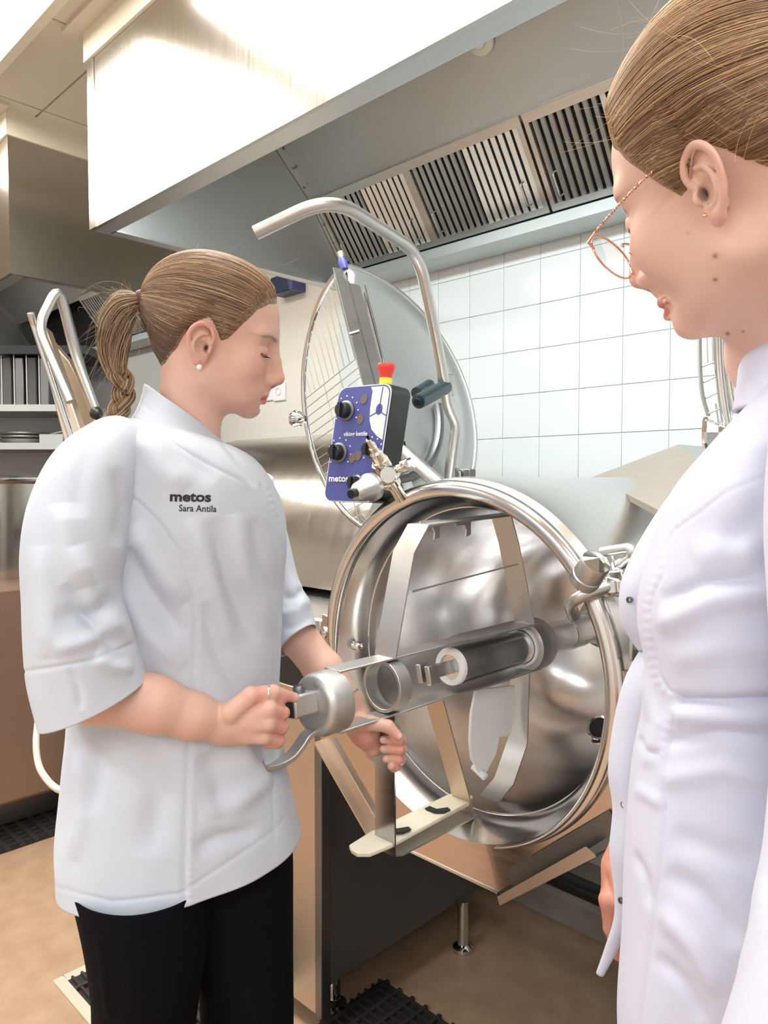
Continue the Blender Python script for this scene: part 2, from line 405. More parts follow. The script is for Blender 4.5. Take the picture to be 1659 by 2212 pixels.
# ================================================================== the tilted kettle
KX, KZ = -.88, 1.02
sst_ = lambda x: min(max(x, 0), 1)**2*(3 - 2*min(max(x, 0), 1))
kt = empty('tilting_kettle', (KX, 1.085, 0), 0, 'polished steel kettle tilted right over so its round mouth faces the women', 'kettle')
K = lambda x, y, z: Vector((x - KX, y - 1.085, z))
ax0 = K(KX, 1.085, KZ); AY = Vector((0, 1, 0))
# inside: flared lip, wall, dished bottom (built with thickness)
prof = [(0, .330), (.010, .325), (.03, .312), (.055, .302), (.10, .299), (.34, .297), (.42, .288), (.49, .262), (.545, .215), (.58, .15), (.595, .08), (.60, .045),
        (.612, .045), (.605, .09), (.592, .155), (.556, .222), (.50, .272), (.43, .298), (.34, .307), (.10, .309), (.06, .313), (.035, .323), (.02, .333)]
MB().lathe(prof, ax0, AY, 128).build('bowl', M['bowl'], kt, ang=50)
ra = [math.radians(-72 + 272*k/130) for k in range(131)]
MB().tube([ax0 + Vector((math.cos(a)*.336, 0, math.sin(a)*.336)) for a in ra], [.0168*min(1, .10 + .90*sst_(k/30)) * min(1, .10 + .90*sst_((130-k)/16)) for k in range(131)], 16).build('rim', M['rim'], kt, ang=80)
MB().lathe([(.008, .334), (.020, .350), (.026, .357), (.05, .360), (.80, .360), (.82, .352), (.82, .05), (.80, .05), (.79, .345), (.05, .345), (.03, .340)], ax0, AY, 128).build('outer_jacket', M['steel_y'], kt, ang=30)
MB().tube([ax0 + Vector((math.cos(a)*.3005, .075, math.sin(a)*.3005)) for a in [2*math.pi*k/96 for k in range(96)]], .0022, 8, closed=True).build('weld_ring', M['rim'], kt)
# hub and drive flange in the bottom
MB().lathe([(.598, 0), (.598, .062), (.585, .062), (.580, .055), (.575, .042), (.53, .040), (.528, .036), (.528, 0)], ax0, AY, 48).build('hub', M['steel'], kt)
MB().lathe([(.555, .041), (.553, .0455), (.56, .0455), (.562, .041)], ax0, AY, 48).build('hub_ring', M['chrome'], kt)
# drain opening low in the dished bottom
c = on(1302, 1579, Y=1.60) - Vector((KX, 1.085, 0)); nn = Vector((0, -1, .75)).normalized(); c = c + nn*.016
dr = MB().lathe([(-.004, .024), (.004, .031), (.007, .029), (.006, .0245), (-.001, .0235)], c, nn, 32, closed_prof=True).build('drain_collar', M['chrome'], kt)
MB().lathe([(-.002, 0), (.003, .0245), (-.02, .024)], c, nn, 32).build('drain_hole', M['gap'], kt)
# measuring studs on the left wall
for u, v in ((768, 1395), (775, 1160)):
    q = on(u, v, X=KX - .296) - Vector((KX, 1.085, 0))
    MB().lathe([(-.004, 0), (-.004, .010), (.012, .010), (.016, .008), (.017, 0)], q, (1, .1, 0), 20).build('level_stud', M['chrome'], kt)
# many-sided pouring plate under and around the mouth, with folded flanges
def dd(x, z, y): return ax0 + Vector((x, y, z))
OCT = [(-.385, .06), (-.392, -.245), (-.215, -.405), (.105, -.405), (.275, -.250), (.372, -.17), (.372, .06)]
def octr(a):
    dx, dz = math.cos(a), math.sin(a); best = 9
    for (x0, z0), (x1, z1) in zip(OCT, OCT[1:]):
        ex, ez = x1-x0, z1-z0; den = dx*ez - dz*ex
        if abs(den) < 1e-9: continue
        t = (x0*ez - z0*ex)/den; q_ = (x0*dz - z0*dx)/den
        if t > 0 and -1e-6 <= q_ <= 1 + 1e-6: best = min(best, t)
    return best if best < 9 else .37
fr = MB(); vs = []; R0 = .331
angs = sorted(set([math.radians(k) for k in range(-187, 9, 3)] + [math.atan2(z, x) if math.atan2(z, x) < .2 else math.atan2(z, x) - 2*math.pi for x, z in OCT[1:-1]])); n = len(angs) - 1
for a in angs:
    ro = octr(a)
    for yy, r in ((.002, R0), (.010, ro), (.015, ro), (.012, R0)): vs.append(ax0 + Vector((math.cos(a)*r, yy, math.sin(a)*r)))
fs = [(4*k+i, 4*k+(i+1) % 4, 4*k+4+(i+1) % 4, 4*k+4+i) for k in range(n) for i in range(4)] + [(0, 1, 2, 3), (4*n+3, 4*n+2, 4*n+1, 4*n)]
fr.add(vs, fs); fr.build('pouring_plate', M['plate'], kt, ang=8)
fl_ = MB(); fl_.prism([dd(-.392, -.245, .012), dd(-.215, -.405, .012), dd(-.218, -.408, .012), dd(-.395, -.248, .012)], (0, -.022, 0)); fl_.build('plate_flange', M['beige'], kt)
fl_ = MB(); fl_.prism([dd(-.215, -.405, .012), dd(.105, -.405, .012), dd(.105, -.408, .012), dd(-.215, -.408, .012)], (0, -.005, 0)); fl_.build('plate_flange', M['steel'], kt)
kk = Vector((KX, 1.085, 0)); pp = [on(u, v, Y=1.055) - kk for u, v in ((1074, 1937), (1079, 1957), (1288, 1853), (1284, 1846), (1264, 1829))]
MB().prism(pp, (0, .002, 0)).build('plate_flange', M['beige'], kt)
MB().prism([pp[1], pp[2], pp[2] + Vector((.0, .045, .0)), pp[1] + Vector((0, .045, 0))], (.001, 0, .002)).build('flange_fold', M['darksteel'], kt)
MB().strip([dd(-.345, -.23, .004), dd(-.19, -.375, .004)], (0, -.010, 0), .003).build('drip_bead', M['rim'], kt)
MB().prism([dd(.150, -.385, .006), dd(.345, -.205, .006), dd(.325, -.180, .006), dd(.130, -.352, .006)], (0, -.004, 0)).build('flange_shadow', M['darksteel'], kt)  # dark strip standing in for the shadow and reflection behind the flange
# small clips and bolts
c = on(1005, 1022, Y=1.15) - Vector((KX, 1.085, 0))
b = MB(); b.obox(c, (.019, 0, 0), (0, .010, 0), (0, 0, .008)); b.obox(c + Vector((0, 0, -.014)), (.010, 0, 0), (0, .008, 0), (0, 0, .008)); b.build('lid_catch', M['darksteel'], kt, bevel=.002)
MB().tube([c + Vector((-.014, -.012, .009)), c + Vector((-.002, -.014, .002)), c + Vector((-.002, -.014, -.012))], .0028, 8).build('catch_wire', M['chrome'], kt)
c = on(706, 1366, Y=1.10) - Vector((KX, 1.085, 0))
MB().lathe([(0, 0), (0, .016), (.010, .014), (.014, .008), (.015, 0)], c, (-.3, -1, 0), 16).build('bolt_head', M['chrome'], kt)
c = on(1378, 1392, X=-.515) - Vector((KX, 1.085, 0))
b = MB(); b.obox(c, (.003, 0, 0), (0, .026, 0), (0, 0, .022)); b.build('side_bracket', M['satin'], kt, bevel=.002)
MB().lathe([(0, 0), (0, .011), (.01, .010), (.013, 0)], c + Vector((.004, 0, 0)), (1, 0, 0), 16).build('bracket_bolt', M['chrome'], kt)
# ------------------------------------------------------------------ filling tap with facet knob on the mouth's right
c0 = on(1300, 1268, Y=1.10)
tp = empty('filling_tap', c0, 0, 'steel filling tap with faceted round knob and bent spout on the kettle mouth', 'tap')
T = lambda u, v, Y: on(u, v, Y=Y) - c0
kax = (RT*.22 + Vector((0, 0, .72)) - FW*.62).normalized()
kb = T(1268, 1246, 1.045)
MB().lathe([(-.012, 0), (-.012, .024), (.002, .024), (.004, .0225), (.006, .024), (.034, .0235), (.036, .0225)], kb, kax, 36, ang if False else 0).build('knob_body', M['satin'], tp)
m = MB(); cc = kb + kax*.036; ref = Vector((1, 0, 0)); n1 = (ref - kax*ref.dot(kax)).normalized(); n2 = kax.cross(n1); vs = [cc + kax*.009]
for k in range(14):
    a = 2*math.pi*k/14; vs.append(cc + (n1*math.cos(a) + n2*math.sin(a))*.0225 + kax*(.000))
m.add(vs, [(0, 1 + k, 1 + (k+1) % 14) for k in range(14)]); m.build('knob_top', M['chrome'], tp, ang=2)
MB().tube([kb - kax*.012, kb - kax*.03, T(1310, 1262, 1.085)], .009, 16).build('valve_stem', M['chrome'], tp)
b0 = T(1322, 1262, 1.085)
MB().obox(b0 + Vector((.004, .012, .002)), Vector((.020, 0, .004)), Vector((0, .018, 0)), Vector((-.004, 0, .020))).build('valve_body', M['chrome'], tp, bevel=.004)
MB().lathe([(0, .016), (.004, .0185), (.02, .0185), (.024, .016)], b0 + Vector((-.008, -.002, -.004)), Vector((-1, -.45, -.15)).normalized() * -1, 6, caps=True).build('hex_nut', M['chrome'], tp, bevel=.001)
sp = fillet([T(1316, 1266, 1.08), T(1262, 1283, 1.04), T(1229, 1303, 1.045), T(1240, 1330, 1.085)], .035, 8)
MB().tube(sp, .0105, 16).build('spout', M['satin'], tp, ang=60)
sp = fillet([T(1300, 1192, 1.10), T(1362, 1183, 1.10), T(1366, 1200, 1.10), T(1340, 1222, 1.12)], [.0, .012, .012, 0], 6)
MB().tube(sp, .0085, 16).build('inlet_pipe', M['satin'], tp, ang=60)
MB().lathe([(-.006, .011), (-.004, .0135), (.004, .0135), (.006, .011)], T(1339, 1223, 1.12), (-.6, .5, -.6), 6, caps=True).build('pipe_nut', M['chrome'], tp)
MB().tube([T(1322, 1200, 1.125), T(1330, 1222, 1.12), T(1345, 1240, 1.12), T(1352, 1256, 1.13)], .0022, 8).build('retaining_wire', M['satin'], tp)
# ------------------------------------------------------------------ support pillars
pl = empty('support_pillar', (-1.5, 1.14, 0), 0, 'dark sided support pillar on round feet left of the tilted kettle', 'pillar')
o = lambda x, y, z: (x + 1.5, y - 1.14, z)
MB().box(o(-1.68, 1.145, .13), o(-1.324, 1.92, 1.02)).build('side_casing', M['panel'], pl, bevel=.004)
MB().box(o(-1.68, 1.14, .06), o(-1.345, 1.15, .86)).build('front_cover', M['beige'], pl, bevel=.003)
MB().box(o(-1.68, 1.14, .86), o(-1.33, 1.15, 1.00)).build('shadow_band', M['black'], pl, bevel=.003)  # black band painted for the shadowy stretch behind the arm
MB().box(o(-1.345, 1.136, .06), o(-1.318, 1.165, 1.0)).build('corner_post', M['darksteel'], pl, bevel=.003)
MB().box(o(-1.69, 1.13, 1.0), o(-1.31, 1.94, 1.045)).build('top_cover', M['satin'], pl, bevel=.006)
for y, x in ((1.25, -1.40), (1.662, -1.30), (1.662, -1.62), (1.25, -1.62)):
    lg = MB().tube([o(x, y, .01), o(x, y, .15)], .016, 20).build('leg', M['chrome'], pl)
    MB().lathe([(0, 0), (0, .03), (.006, .032), (.014, .030), (.022, .018), (.024, .0)], o(x, y, 0), (0, 0, 1), 28).build('foot', M['chrome'], lg)
MB().tube([K(-1.324, 1.40, KZ) + Vector((KX, 1.085, 0)) - Vector((-1.5, 1.14, 0)), K(-1.24, 1.40, KZ) + Vector((KX, 1.085, 0)) - Vector((-1.5, 1.14, 0))], .05, 24).build('tilt_axle', M['satin'], pl)
A_, B_, C_, E_, D_ = on(1280, 1030, Y=1.95), on(1464, 960, Y=1.95), on(1520, 1003, Y=1.6), on(1640, 1150, Y=1.08), on(1455, 1118, Y=1.12)
rp = empty('right_pillar', (-.3, 1.3, 0), 0, 'steel pillar with pale sloping top right of the kettle, behind the near woman', 'pillar')
off = Vector((-.3, 1.3, 0)); m = MB(); m.prism([p - off for p in (A_, B_, C_, E_, D_)], (0, 0, -.012)); m.build('sloping_top', M['beige'], rp, ang=10)
m = MB(); F_, G_ = on(1540, 966, Y=1.95), on(1560, 1010, Y=1.6); m.prism([p - off for p in (B_, F_, G_, C_)], (0, 0, -.012)); m.build('rear_top', M['hood_in'], rp, ang=10)
MB().box((-.14, -.20, .14), (.35, .55, 1.22)).build('casing', M['satin'], rp, bevel=.005)
MB().box((-.08, -.12, 0), (.28, .5, .15)).build('foot_box', M['darksteel'], rp)
# black pipe low at the back
a = on(1180, 1885, Y=1.9); b = on(1345, 1948, Y=1.9)
pb = empty('black_pipe', (a.x, 1.9, 0), 0, 'black pipe running low along the wall behind the kettle', 'pipe')
dirn = Vector((1, 0, 0)); zz = on(1260, 1920, Y=1.9).z
MB().tube([(-.25, 0, zz), (1.1, 0, zz)], .028, 16).build('pipe', M['black'], pb)
for x in (.45, .9): MB().box((x - .015, -.01, 0), (x + .015, .02, zz - .02)).build('pipe_foot', M['black'], pb)

# ================================================================== the mixing tool on its drive shaft
tl = empty('mixing_tool', (KX, .69, 0), 0, 'grey bead-blasted mixing tool with strap arms held by the left woman', 'mixing tool')
Z0 = 1.017
def q(y, z, x=0.0): return Vector((x, y - .69, z))
def onk(u, v): p = on(u, v, X=KX); return q(p.y, p.z)
AX = Vector((0, 1, 0)); org = q(0.0, Z0)
L = lambda y: y   # distance along the axis from world y = 0
# end cap
MB().lathe([(.738, 0), (.738, .036), (.7395, .0425), (.744, .0475), (.752, .0505), (.786, .0505), (.786, .046), (.760, .046), (.755, 0)], org, AX, 56).build('end_cap', M['blast'], tl, ang=40)
bm_ = MB().obox(q(.716, Z0 + .008), (.0165, 0, .003), (0, .024, 0), (-.003, 0, .0175)); bm_.build('socket_block', M['blast'], tl, bevel=.004)
MB().obox(q(.6915, Z0 + .008), (.0135, 0, .002), (0, .001, 0), (-.002, 0, .0145)).build('block_opening', M['gap'], tl)
MB().lathe([(0, 0), (0, .0095), (.010, .0095), (.013, .0075), (.013, 0)], q(.714, Z0 + .025), (-.1, 0, 1), 24).build('release_button', M['darksteel'], tl)
hk = smooth_path([onk(672, 1590), onk(650, 1600), onk(637, 1618), onk(618, 1632), onk(595, 1640), onk(575, 1640), onk(567, 1628)], 5)
hk = smooth_path([q(.742, Z0-.040), q(.728, Z0-.044), q(.715, Z0-.056), q(.698, Z0-.068), q(.676, Z0-.073), q(.652, Z0-.072), q(.638, Z0-.066), q(.634, Z0-.056)], 5)
MB().strip(hk, (.022, 0, 0), .008).build('locking_handle', M['blast'], tl, bevel=.0015)
# two rails
for s in (1, -1):
    zr = Z0 + s*.047
    r = MB(); r.prism([q(.782, zr, -.019), q(1.10, zr, -.019), q(1.14, zr, -.028), q(1.36, zr, -.028), q(1.36, zr, .028), q(1.14, zr, .028), q(1.10, zr, .019), q(.782, zr, .019)], (0, 0, s*.004))
    r.build('rail', M['blast'], tl, bevel=.0012)
# guide ring and rear collar
MB().lathe([(.895, .0395), (.895, .0455), (.925, .0455), (.925, .0395)], org, AX, 56, closed_prof=True).build('guide_ring', M['blast'], tl, bevel=.001)
MB().lathe([(1.325, .042), (1.325, .054), (1.33, .056), (1.375, .056), (1.38, .054), (1.38, .030), (1.375, .030), (1.372, .042)], org, AX, 56, closed_prof=True).build('rear_collar', M['blast'], tl)
MB().lathe([(1.318, .0365), (1.318, .0425), (1.335, .0425), (1.335, .0365)], org, AX, 48, closed_prof=True).build('white_bearing', M['white'], tl, bevel=.001)
# drive shaft inside the kettle is a thing of its own
ds = empty('drive_shaft', (KX, 1.4, 0), 0, 'bright round drive shaft running from the kettle bottom into the tool', 'shaft')
og = Vector((0, -1.4, Z0))
MB().lathe([(1.085, 0), (1.085, .033), (1.088, .0355), (1.50, .0355), (1.50, 0)], og, AX, 48).build('sleeve', M['sleeve'], ds)
MB().lathe([(1.50, .0), (1.502, .0375), (1.565, .0375), (1.567, .034), (1.62, .034), (1.62, 0)], og, AX, 48).build('shaft_tube', M['steel'], ds)
MB().lathe([(1.08, .024), (1.08, .0345), (1.084, .036), (1.09, .036), (1.09, .024)], og, AX, 40, closed_prof=True).build('white_seal', M['white'], ds)
MB().obox(og + Vector((0, 1.06, .0)), (.012, 0, .004), (0, .03, 0), (-.003, 0, .012)).build('square_drive', M['satin'], ds, bevel=.002)
for s in (-1, 1):
    MB().obox(og + Vector((s*.0105, 1.018, -.001 )), (.0055, 0, .001), (0, .014, 0), (-.004, 0, .017)).build('fork_prong', M['copper'] if False else M['satin'], ds, bevel=.002)
# strap arms (all stand in the plane of the axis)
W_ = .052
st = lambda pts, w=W_, t=.003, nm='strap_arm', m='blast': MB().strip([onk(*p) for p in pts], (w, 0, 0), t).build(nm, M[m], tl)
MB().strip([q(.905, Z0+.05), q(.952, 1.245), q(.990, 1.291), q(1.29, 1.303)], (.05, 0, 0), .003).build('strap_arm', M['blast'], tl)
MB().strip([q(1.245, 1.301), q(1.272, 1.245), q(1.335, Z0+.05)], (.05, 0, 0), .003).build('strap_arm', M['blast'], tl)
MB().tube([q(.952, 1.178, .022), q(1.275, 1.200, .022)], .0018, 8).build('brace_rod', M['satin'], tl)
MB().strip([q(1.035, Z0-.05), q(1.13, .722)], (.046, 0, 0), .003).build('strap_arm', M['beige'], tl)
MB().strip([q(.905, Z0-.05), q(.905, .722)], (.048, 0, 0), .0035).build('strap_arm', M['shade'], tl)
MB().strip([q(.905, .724), q(.925, .718), q(1.20, .716), q(1.262, .742), q(1.312, .815), q(1.318, Z0-.05)], (.048, 0, 0), .0035).build('strap_arm', M['blast'], tl)
# white and cream scraper blades with their hooks
def plate(pts, m, nm, t=.006, nv=(1, 0, 0), x=0.0):
    pts = [onk(*p) + Vector((x, 0, 0)) for p in pts]; return MB().prism(pts, Vector(nv)*t).build(nm, M[m], tl, bevel=.0015)
plate([(1027, 1490), (1110, 1480), (1112, 1540), (1100, 1590), (1078, 1592), (1070, 1630), (1050, 1668), (1034, 1668), (1018, 1640), (1014, 1600), (1017, 1540)], 'white', 'scraper_blade', .006, (1, 0, 0), -.004)
plate([(1062, 1545), (1098, 1548), (1098, 1555), (1062, 1552)], 'white', 'blade_hook', .01, x=-.01)
MB().tube([onk(1040, 1660) + Vector((-.02, 0, 0)), onk(1040, 1676) + Vector((.01, 0, 0))], .008, 16).build('blade_peg', M['white'], tl)
zt = .735
cpt = [q(.842, zt, -.020), q(.850, zt, -.034), q(.90, zt+.004, -.036), q(1.12, zt+.006, -.034), q(1.15, zt+.006, -.020), q(1.125, zt+.006, -.010), q(1.15, zt+.006, .004), q(1.12, zt+.006, .018), q(.90, zt+.002, .020), q(.855, zt, .012), q(.840, zt, -.004)]
MB().prism(cpt, (0, 0, .008)).build('scraper_blade', M['cream'], tl, bevel=.002)
for y in (.925, 1.035):
    m = MB(); m.prism([q(y, zt+.0142, .002), q(y+.012, zt+.0142, .014), q(y+.03, zt+.0142, .016), q(y+.034, zt+.0142, .006), q(y+.014, zt+.0142, -.004), q(y+.014, zt+.0142, -.022), q(y, zt+.0142, -.022)], (0, 0, .002)); m.build('hook_slot', M['gap'], tl)
for y in (1.005, 1.10):
    m = MB(); m.prism([q(y, 1.297, -.012), q(y+.055, 1.299, -.012), q(y+.055, 1.265, -.012), q(y+.04, 1.262, -.012), q(y+.042, 1.275, -.012), q(y+.035, 1.285, -.012), q(y+.01, 1.285, -.012)], (.004, 0, 0)); m.build('hanging_hook', M['blast'], tl)

# ================================================================== lid, safety grid and its bent handle
D1, D2 = P(742, 574, 1.86), P(893, 1150, 1.74); LM = (D1 + D2)/2; la = (D1 - D2)/2; LR = la.length; la.normalize()
ld = empty('kettle_lid', LM, 0, 'open kettle lid, half steel dish and half wire grid, standing behind the control box', 'lid')
s_ = RT*.74 + FW*.68; s_ = (s_ - la*s_.dot(la)).normalized(); g_ = -RT*.60 + FW*.80; g_ = (g_ - la*g_.dot(la)).normalized()
arc = lambda e, r, h=Vector((0, 0, 0)), a=0, b=180, n=40: [la*math.cos(math.radians(t))*r + e*math.sin(math.radians(t))*r + h for t in np.linspace(a, b, n)]
sn = la.cross(s_).normalized(); sn = sn if sn.dot(FW) > 0 else -sn
m = MB(); n = 40; rr = [(0, .0), (.35, .012), (.7, .010), (.86, .0), (.93, -.004), (1.0, .0)]
vs = []
for f_, h_ in rr: vs += arc(s_, LR*f_, sn*h_ * 2, n=n)
m.add(vs, [(i*n+k, i*n+k+1, (i+1)*n+k+1, (i+1)*n+k) for i in range(len(rr)-1) for k in range(n-1)])
m.build('lid_dish', M['hood_in'], ld, ang=60, solid=.002)
MB().tube(arc(s_, LR), .007, 12).build('lid_rim', M['satin'], ld)
MB().tube(arc(s_, LR*.955, -sn*.002), .004, 10).build('rim_bead', M['satin'], ld)
MB().tube(arc(s_, LR*.62, sn*.004, 95, 180), .012, 10).build('stiffening_ring', M['darksteel'], ld)
MB().strip([la*LR*.97, -la*LR*.9], s_*.075, .003).build('centre_strip', M['steel'], ld)
MB().strip([la*LR*.92 + g_*.02, -la*LR*.9 + g_*.02], g_*.045, .006).build('hinge_bar', M['darksteel'], ld)
MB().tube([la*LR*.97 + s_*.055, -la*LR*.5 + s_*.05], .0035, 10).build('strip_edge', M['chrome'], ld)
MB().tube(arc(g_, LR, a=2), .0078, 14).build('grid_rim', M['chrome'], ld)
gt = .34                                            # where the wires change direction
MB().tube([la*LR*gt + g_*.03, la*LR*gt + g_*math.sqrt(1-gt*gt)*LR], .0016, 8).build('grid_wire', M['satin'], ld)
for k in range(11):
    w = .05 + k*.026
    if w < LR*.93:
        hgt = math.sqrt(LR*LR - w*w)
        if hgt > LR*gt + .01: MB().tube([la*LR*gt + g_*w, la*hgt + g_*w], .0015, 6).build('grid_wire', M['satin'], ld)
for k in range(20):
    h = LR*gt - .0245*(k+1)
    if h > -LR*.96:
        MB().tube([la*h + g_*.03, la*h + g_*math.sqrt(LR*LR - h*h)], .0015, 6).build('grid_wire', M['satin'], ld)
for w in (.13, .21): MB().tube([la*LR*gt + g_*w, -la*math.sqrt(LR*LR-w*w) + g_*w], .0015, 6).build('grid_wire', M['satin'], ld)
MB().lathe([(-.01, 0), (-.01, .010), (.01, .012), (.022, .008), (.024, 0)], la*LR, la, 16).build('hinge_pin', M['blue'], ld)
MB().lathe([(0, 0), (0, .008), (.014, .010), (.018, 0)], la*(LR+.022), la, 16).build('pin_cap', M['red'] if False else M['beige'], ld)
kn = P(645, 905, 1.98) - LM
MB().lathe([(-.02, .008), (-.006, .020), (.010, .024), (.022, .016), (.024, 0)], kn, -RT + FW*.3, 20).build('grid_knob', M['chrome'], ld)
MB().tube([la*LR*.02 + g_*.06, la*LR*.02 + g_*.06 + RT*.014 - FW*.01], .004, 8).build('bar_clip', M['chrome'], ld)
MB().tube([P(755, 722, 1.80) - LM, P(776, 716, 1.80) - LM], .0045, 8).build('bar_clip', M['chrome'], ld)
hp = fillet([P(552, 503, 1.42) - LM, P(715, 425, 1.40) - LM, P(903, 545, 1.62) - LM, P(940, 720, 1.72) - LM, P(968, 880, 1.80) - LM, P(985, 915, 1.82) - LM, P(968, 1045, 1.84) - LM], [0, .07, .06, .3, .02, .02, 0], 9)
MB().tube(hp, .0135, 20, cap=False).build('bent_handle', M['satin'], ld, ang=60, solid=0)
MB().lathe([(0, .0135), (.0005, .0112), (.05, .0112)], hp[0], hp[4] - hp[0], 20).build('open_end', M['darksteel'], ld)
MB().tube([P(870, 975, 1.80) - LM, P(975, 1070, 1.70) - LM], .018, 16).build('hinge_arm', M['satin'], ld)
ga, gb = P(903, 868, 1.66) - LM, P(962, 836, 1.78) - LM
MB().lathe([(0, 0), (0, .012), (.002, .0165), (.02, .0175), ((gb-ga).length, .0175)], ga, gb - ga, 24, caps=True).build('black_grip', M['grip'], ld)
MB().lathe([(-.006, 0), (-.006, .008), (.0, .009)], ga, gb - ga, 16).build('grip_plug', M['black'], ld)
ga2 = P(900, 850, 1.76) - LM; MB().tube([ga2, P(928, 832, 1.82) - LM], .015, 16).build('rear_grip', M['grip'], ld)
c = P(965, 832, 1.80) - LM; MB().obox(c, RT*.012 + FW*.008, FW*.012 - RT*.006, Vector((0, 0, .026))).build('grip_bracket', M['satin'], ld, bevel=.003)
# ------------------------------------------------------------------ control box
TL, TR, BL = P(733, 836, 1.54), P(850, 826, 1.46), P(717, 1084, 1.54)
e1 = (TR - TL); Wd = e1.length; e1.normalize(); e2 = (BL - TL); Hd = e2.length; e2 = (e2 - e1*e2.dot(e1)).normalized()
shear = Vector((0, 0, 0)); nb = e1.cross(e2); nb = nb if nb.dot(FW) > 0 else -nb
cb = empty('control_box', TL, 0, 'blue and black control box with round knobs behind the kettle mouth', 'control box')
def face(s, t, n=0.0): return e1*(s*Wd) + e2*(t*Hd) + e1*(-.035*t) + nb*n
def rrect(x0, y0, x1, y1, r, n=6):
    out = []
    for cx, cy, a0 in ((x1-r, y0+r, -90), (x1-r, y1-r, 0), (x0+r, y1-r, 90), (x0+r, y0+r, 180)):
        for k in range(n+1):
            a = math.radians(a0 + 90*k/n); out.append((cx + r*math.cos(a), cy + r*math.sin(a)))
    return out
def fpoly(pts, n0, th): return MB().prism([face(s/Wd, t/Hd, n0) for s, t in pts], nb*th)
fpoly(rrect(0, 0, Wd, Hd, .022), 0, .068).build('housing', M['black'], cb, bevel=.003)
fpoly(rrect(.003, .003, Wd-.003, Hd-.003, .020), -.0016, .002).build('face_plate', M['blue'], cb)
fpoly(rrect(.001, .001, Wd-.001, Hd-.001, .021), -.0008, .002).build('face_border', M['pale'], cb)
pr = [(.62*Wd, .006), (Wd-.022, .006)] + [(Wd-.022+.017*math.sin(a), .023-.017*math.cos(a)) for a in (.5, 1, 1.5)] + [(Wd-.005, .47*Hd), (.86*Wd, .44*Hd), (.74*Wd, .38*Hd), (.68*Wd, .30*Hd), (.66*Wd, .20*Hd), (.66*Wd, .06*Hd)]
fpoly(pr, -.0026, .0012).build('cream_print', M['pale'], cb)
ell = lambda cx, cy, a, b, n=20: [(cx + a*math.cos(2*math.pi*k/n), cy + b*math.sin(2*math.pi*k/n)) for k in range(n)]
fpoly(ell(.83*Wd, .215*Hd, .008, .011), -.0034, .001).build('blade_emblem', M['blue'], cb)
for a in ((.83, .215, .84, .03), (.83, .23, .68, .27), (.83, .23, .97, .27)):
    MB().strip([face(a[0], a[1], -.003), face(a[2], a[3], -.003)], e2.cross(nb)*.0016 + e2*.0016 if False else (face(a[2],a[3])-face(a[0],a[1])).cross(nb).normalized()*.002, .0008).build('emblem_line', M['blue'], cb)
kbrown = mat('brown_key', (.16, .12, .11), .4)
for s, t in ((.52, .12), (.50, .29), (.46, .62), (.56, .60)):
    fpoly(ell(s*Wd, t*Hd, .0085, .0105), -.003, .0014).build('key', kbrown, cb)
for s, t in ((.22, .21), (.20, .57), (.80, .55), (.62, .83)):
    ctr = face(s, t, -.002); r = .0165 if s < .5 else .013
    MB().lathe([(0, 0), (0, r*1.25), (.003, r*1.25), (.005, r*1.02), (.008, r)], ctr, -nb, 32).build('dial_ring', M['darksteel'], cb)
    k_ = MB().lathe([(.004, r), (.020, r*.93), (.022, r*.85), (.022, 0)], ctr, -nb, 32).build('knob', M['black'], cb)
    MB().obox(ctr - nb*.024, e2*r*.9, e1*.0035, nb*.004).build('pointer_bar', M['black'], k_, bevel=.001)
for s, t, r in ((.22, .21, .030), (.20, .57, .030), (.80, .55, .025)):
    for k in range(9):
        a = math.radians(140 + 260*k/8 if t > .3 else 150 + 240*k/8); c = face(s, t, -.0022)
        MB().obox(c + e1*math.cos(a)*r + e2*math.sin(a)*r, e1*.0014, e2*.0014, nb*.0006).build('scale_mark', M['ink'], cb)
def text_on(txt, org_, ex, ey, nrm, size, name, m, parent, sx=1.0, bold=.0, extr=.0004):
    cu = bpy.data.curves.new(name, 'FONT'); cu.body = txt; cu.size = 1; cu.offset = bold; cu.resolution_u = 3
    ob = bpy.data.objects.new(name, cu); COL.objects.link(ob); dg = bpy.context.evaluated_depsgraph_get()
    me = bpy.data.meshes.new_from_object(ob.evaluated_get(dg)); bpy.data.objects.remove(ob); bpy.data.curves.remove(cu)
    for v_ in me.vertices: v_.co = org_ + ex*(v_.co.x*size*sx) - ey*(v_.co.y*size) - nrm*extr
    me.materials.clear(); me.materials.append(m); o_ = bpy.data.objects.new(name, me); COL.objects.link(o_); o_.parent = parent
    return o_
text_on('viking kettle', face(.24, .43, -.0030), e1, e2, nb, .0125, 'lettering', M['ink'], cb, 1.0, .02)
text_on('metos', face(.07, .82, -.0030), e1, e2, nb, .0185, 'lettering', M['ink'], cb, 1.15, .03)
es = P(833, 829, 1.50) - TL; up_ = (Vector((0, 0, 1)) + RT*.05).normalized()
MB().lathe([(-.004, .0), (-.004, .0135), (.012, .0125), (.013, 0)], es, up_, 28).build('yellow_collar', M['yellow'], cb)
MB().lathe([(.011, 0), (.011, .0125), (.018, .013), (.030, .0175), (.036, .0185), (.040, .017), (.041, 0)], es, up_, 32).build('emergency_stop', M['red'], cb)
MB().tube([face(.6, .75, .066), face(.6, .75, .11), face(.6, 1.0, .13), face(.5, 1.5, .12)], .02, 14).build('mounting_arm', M['satin'], cb)
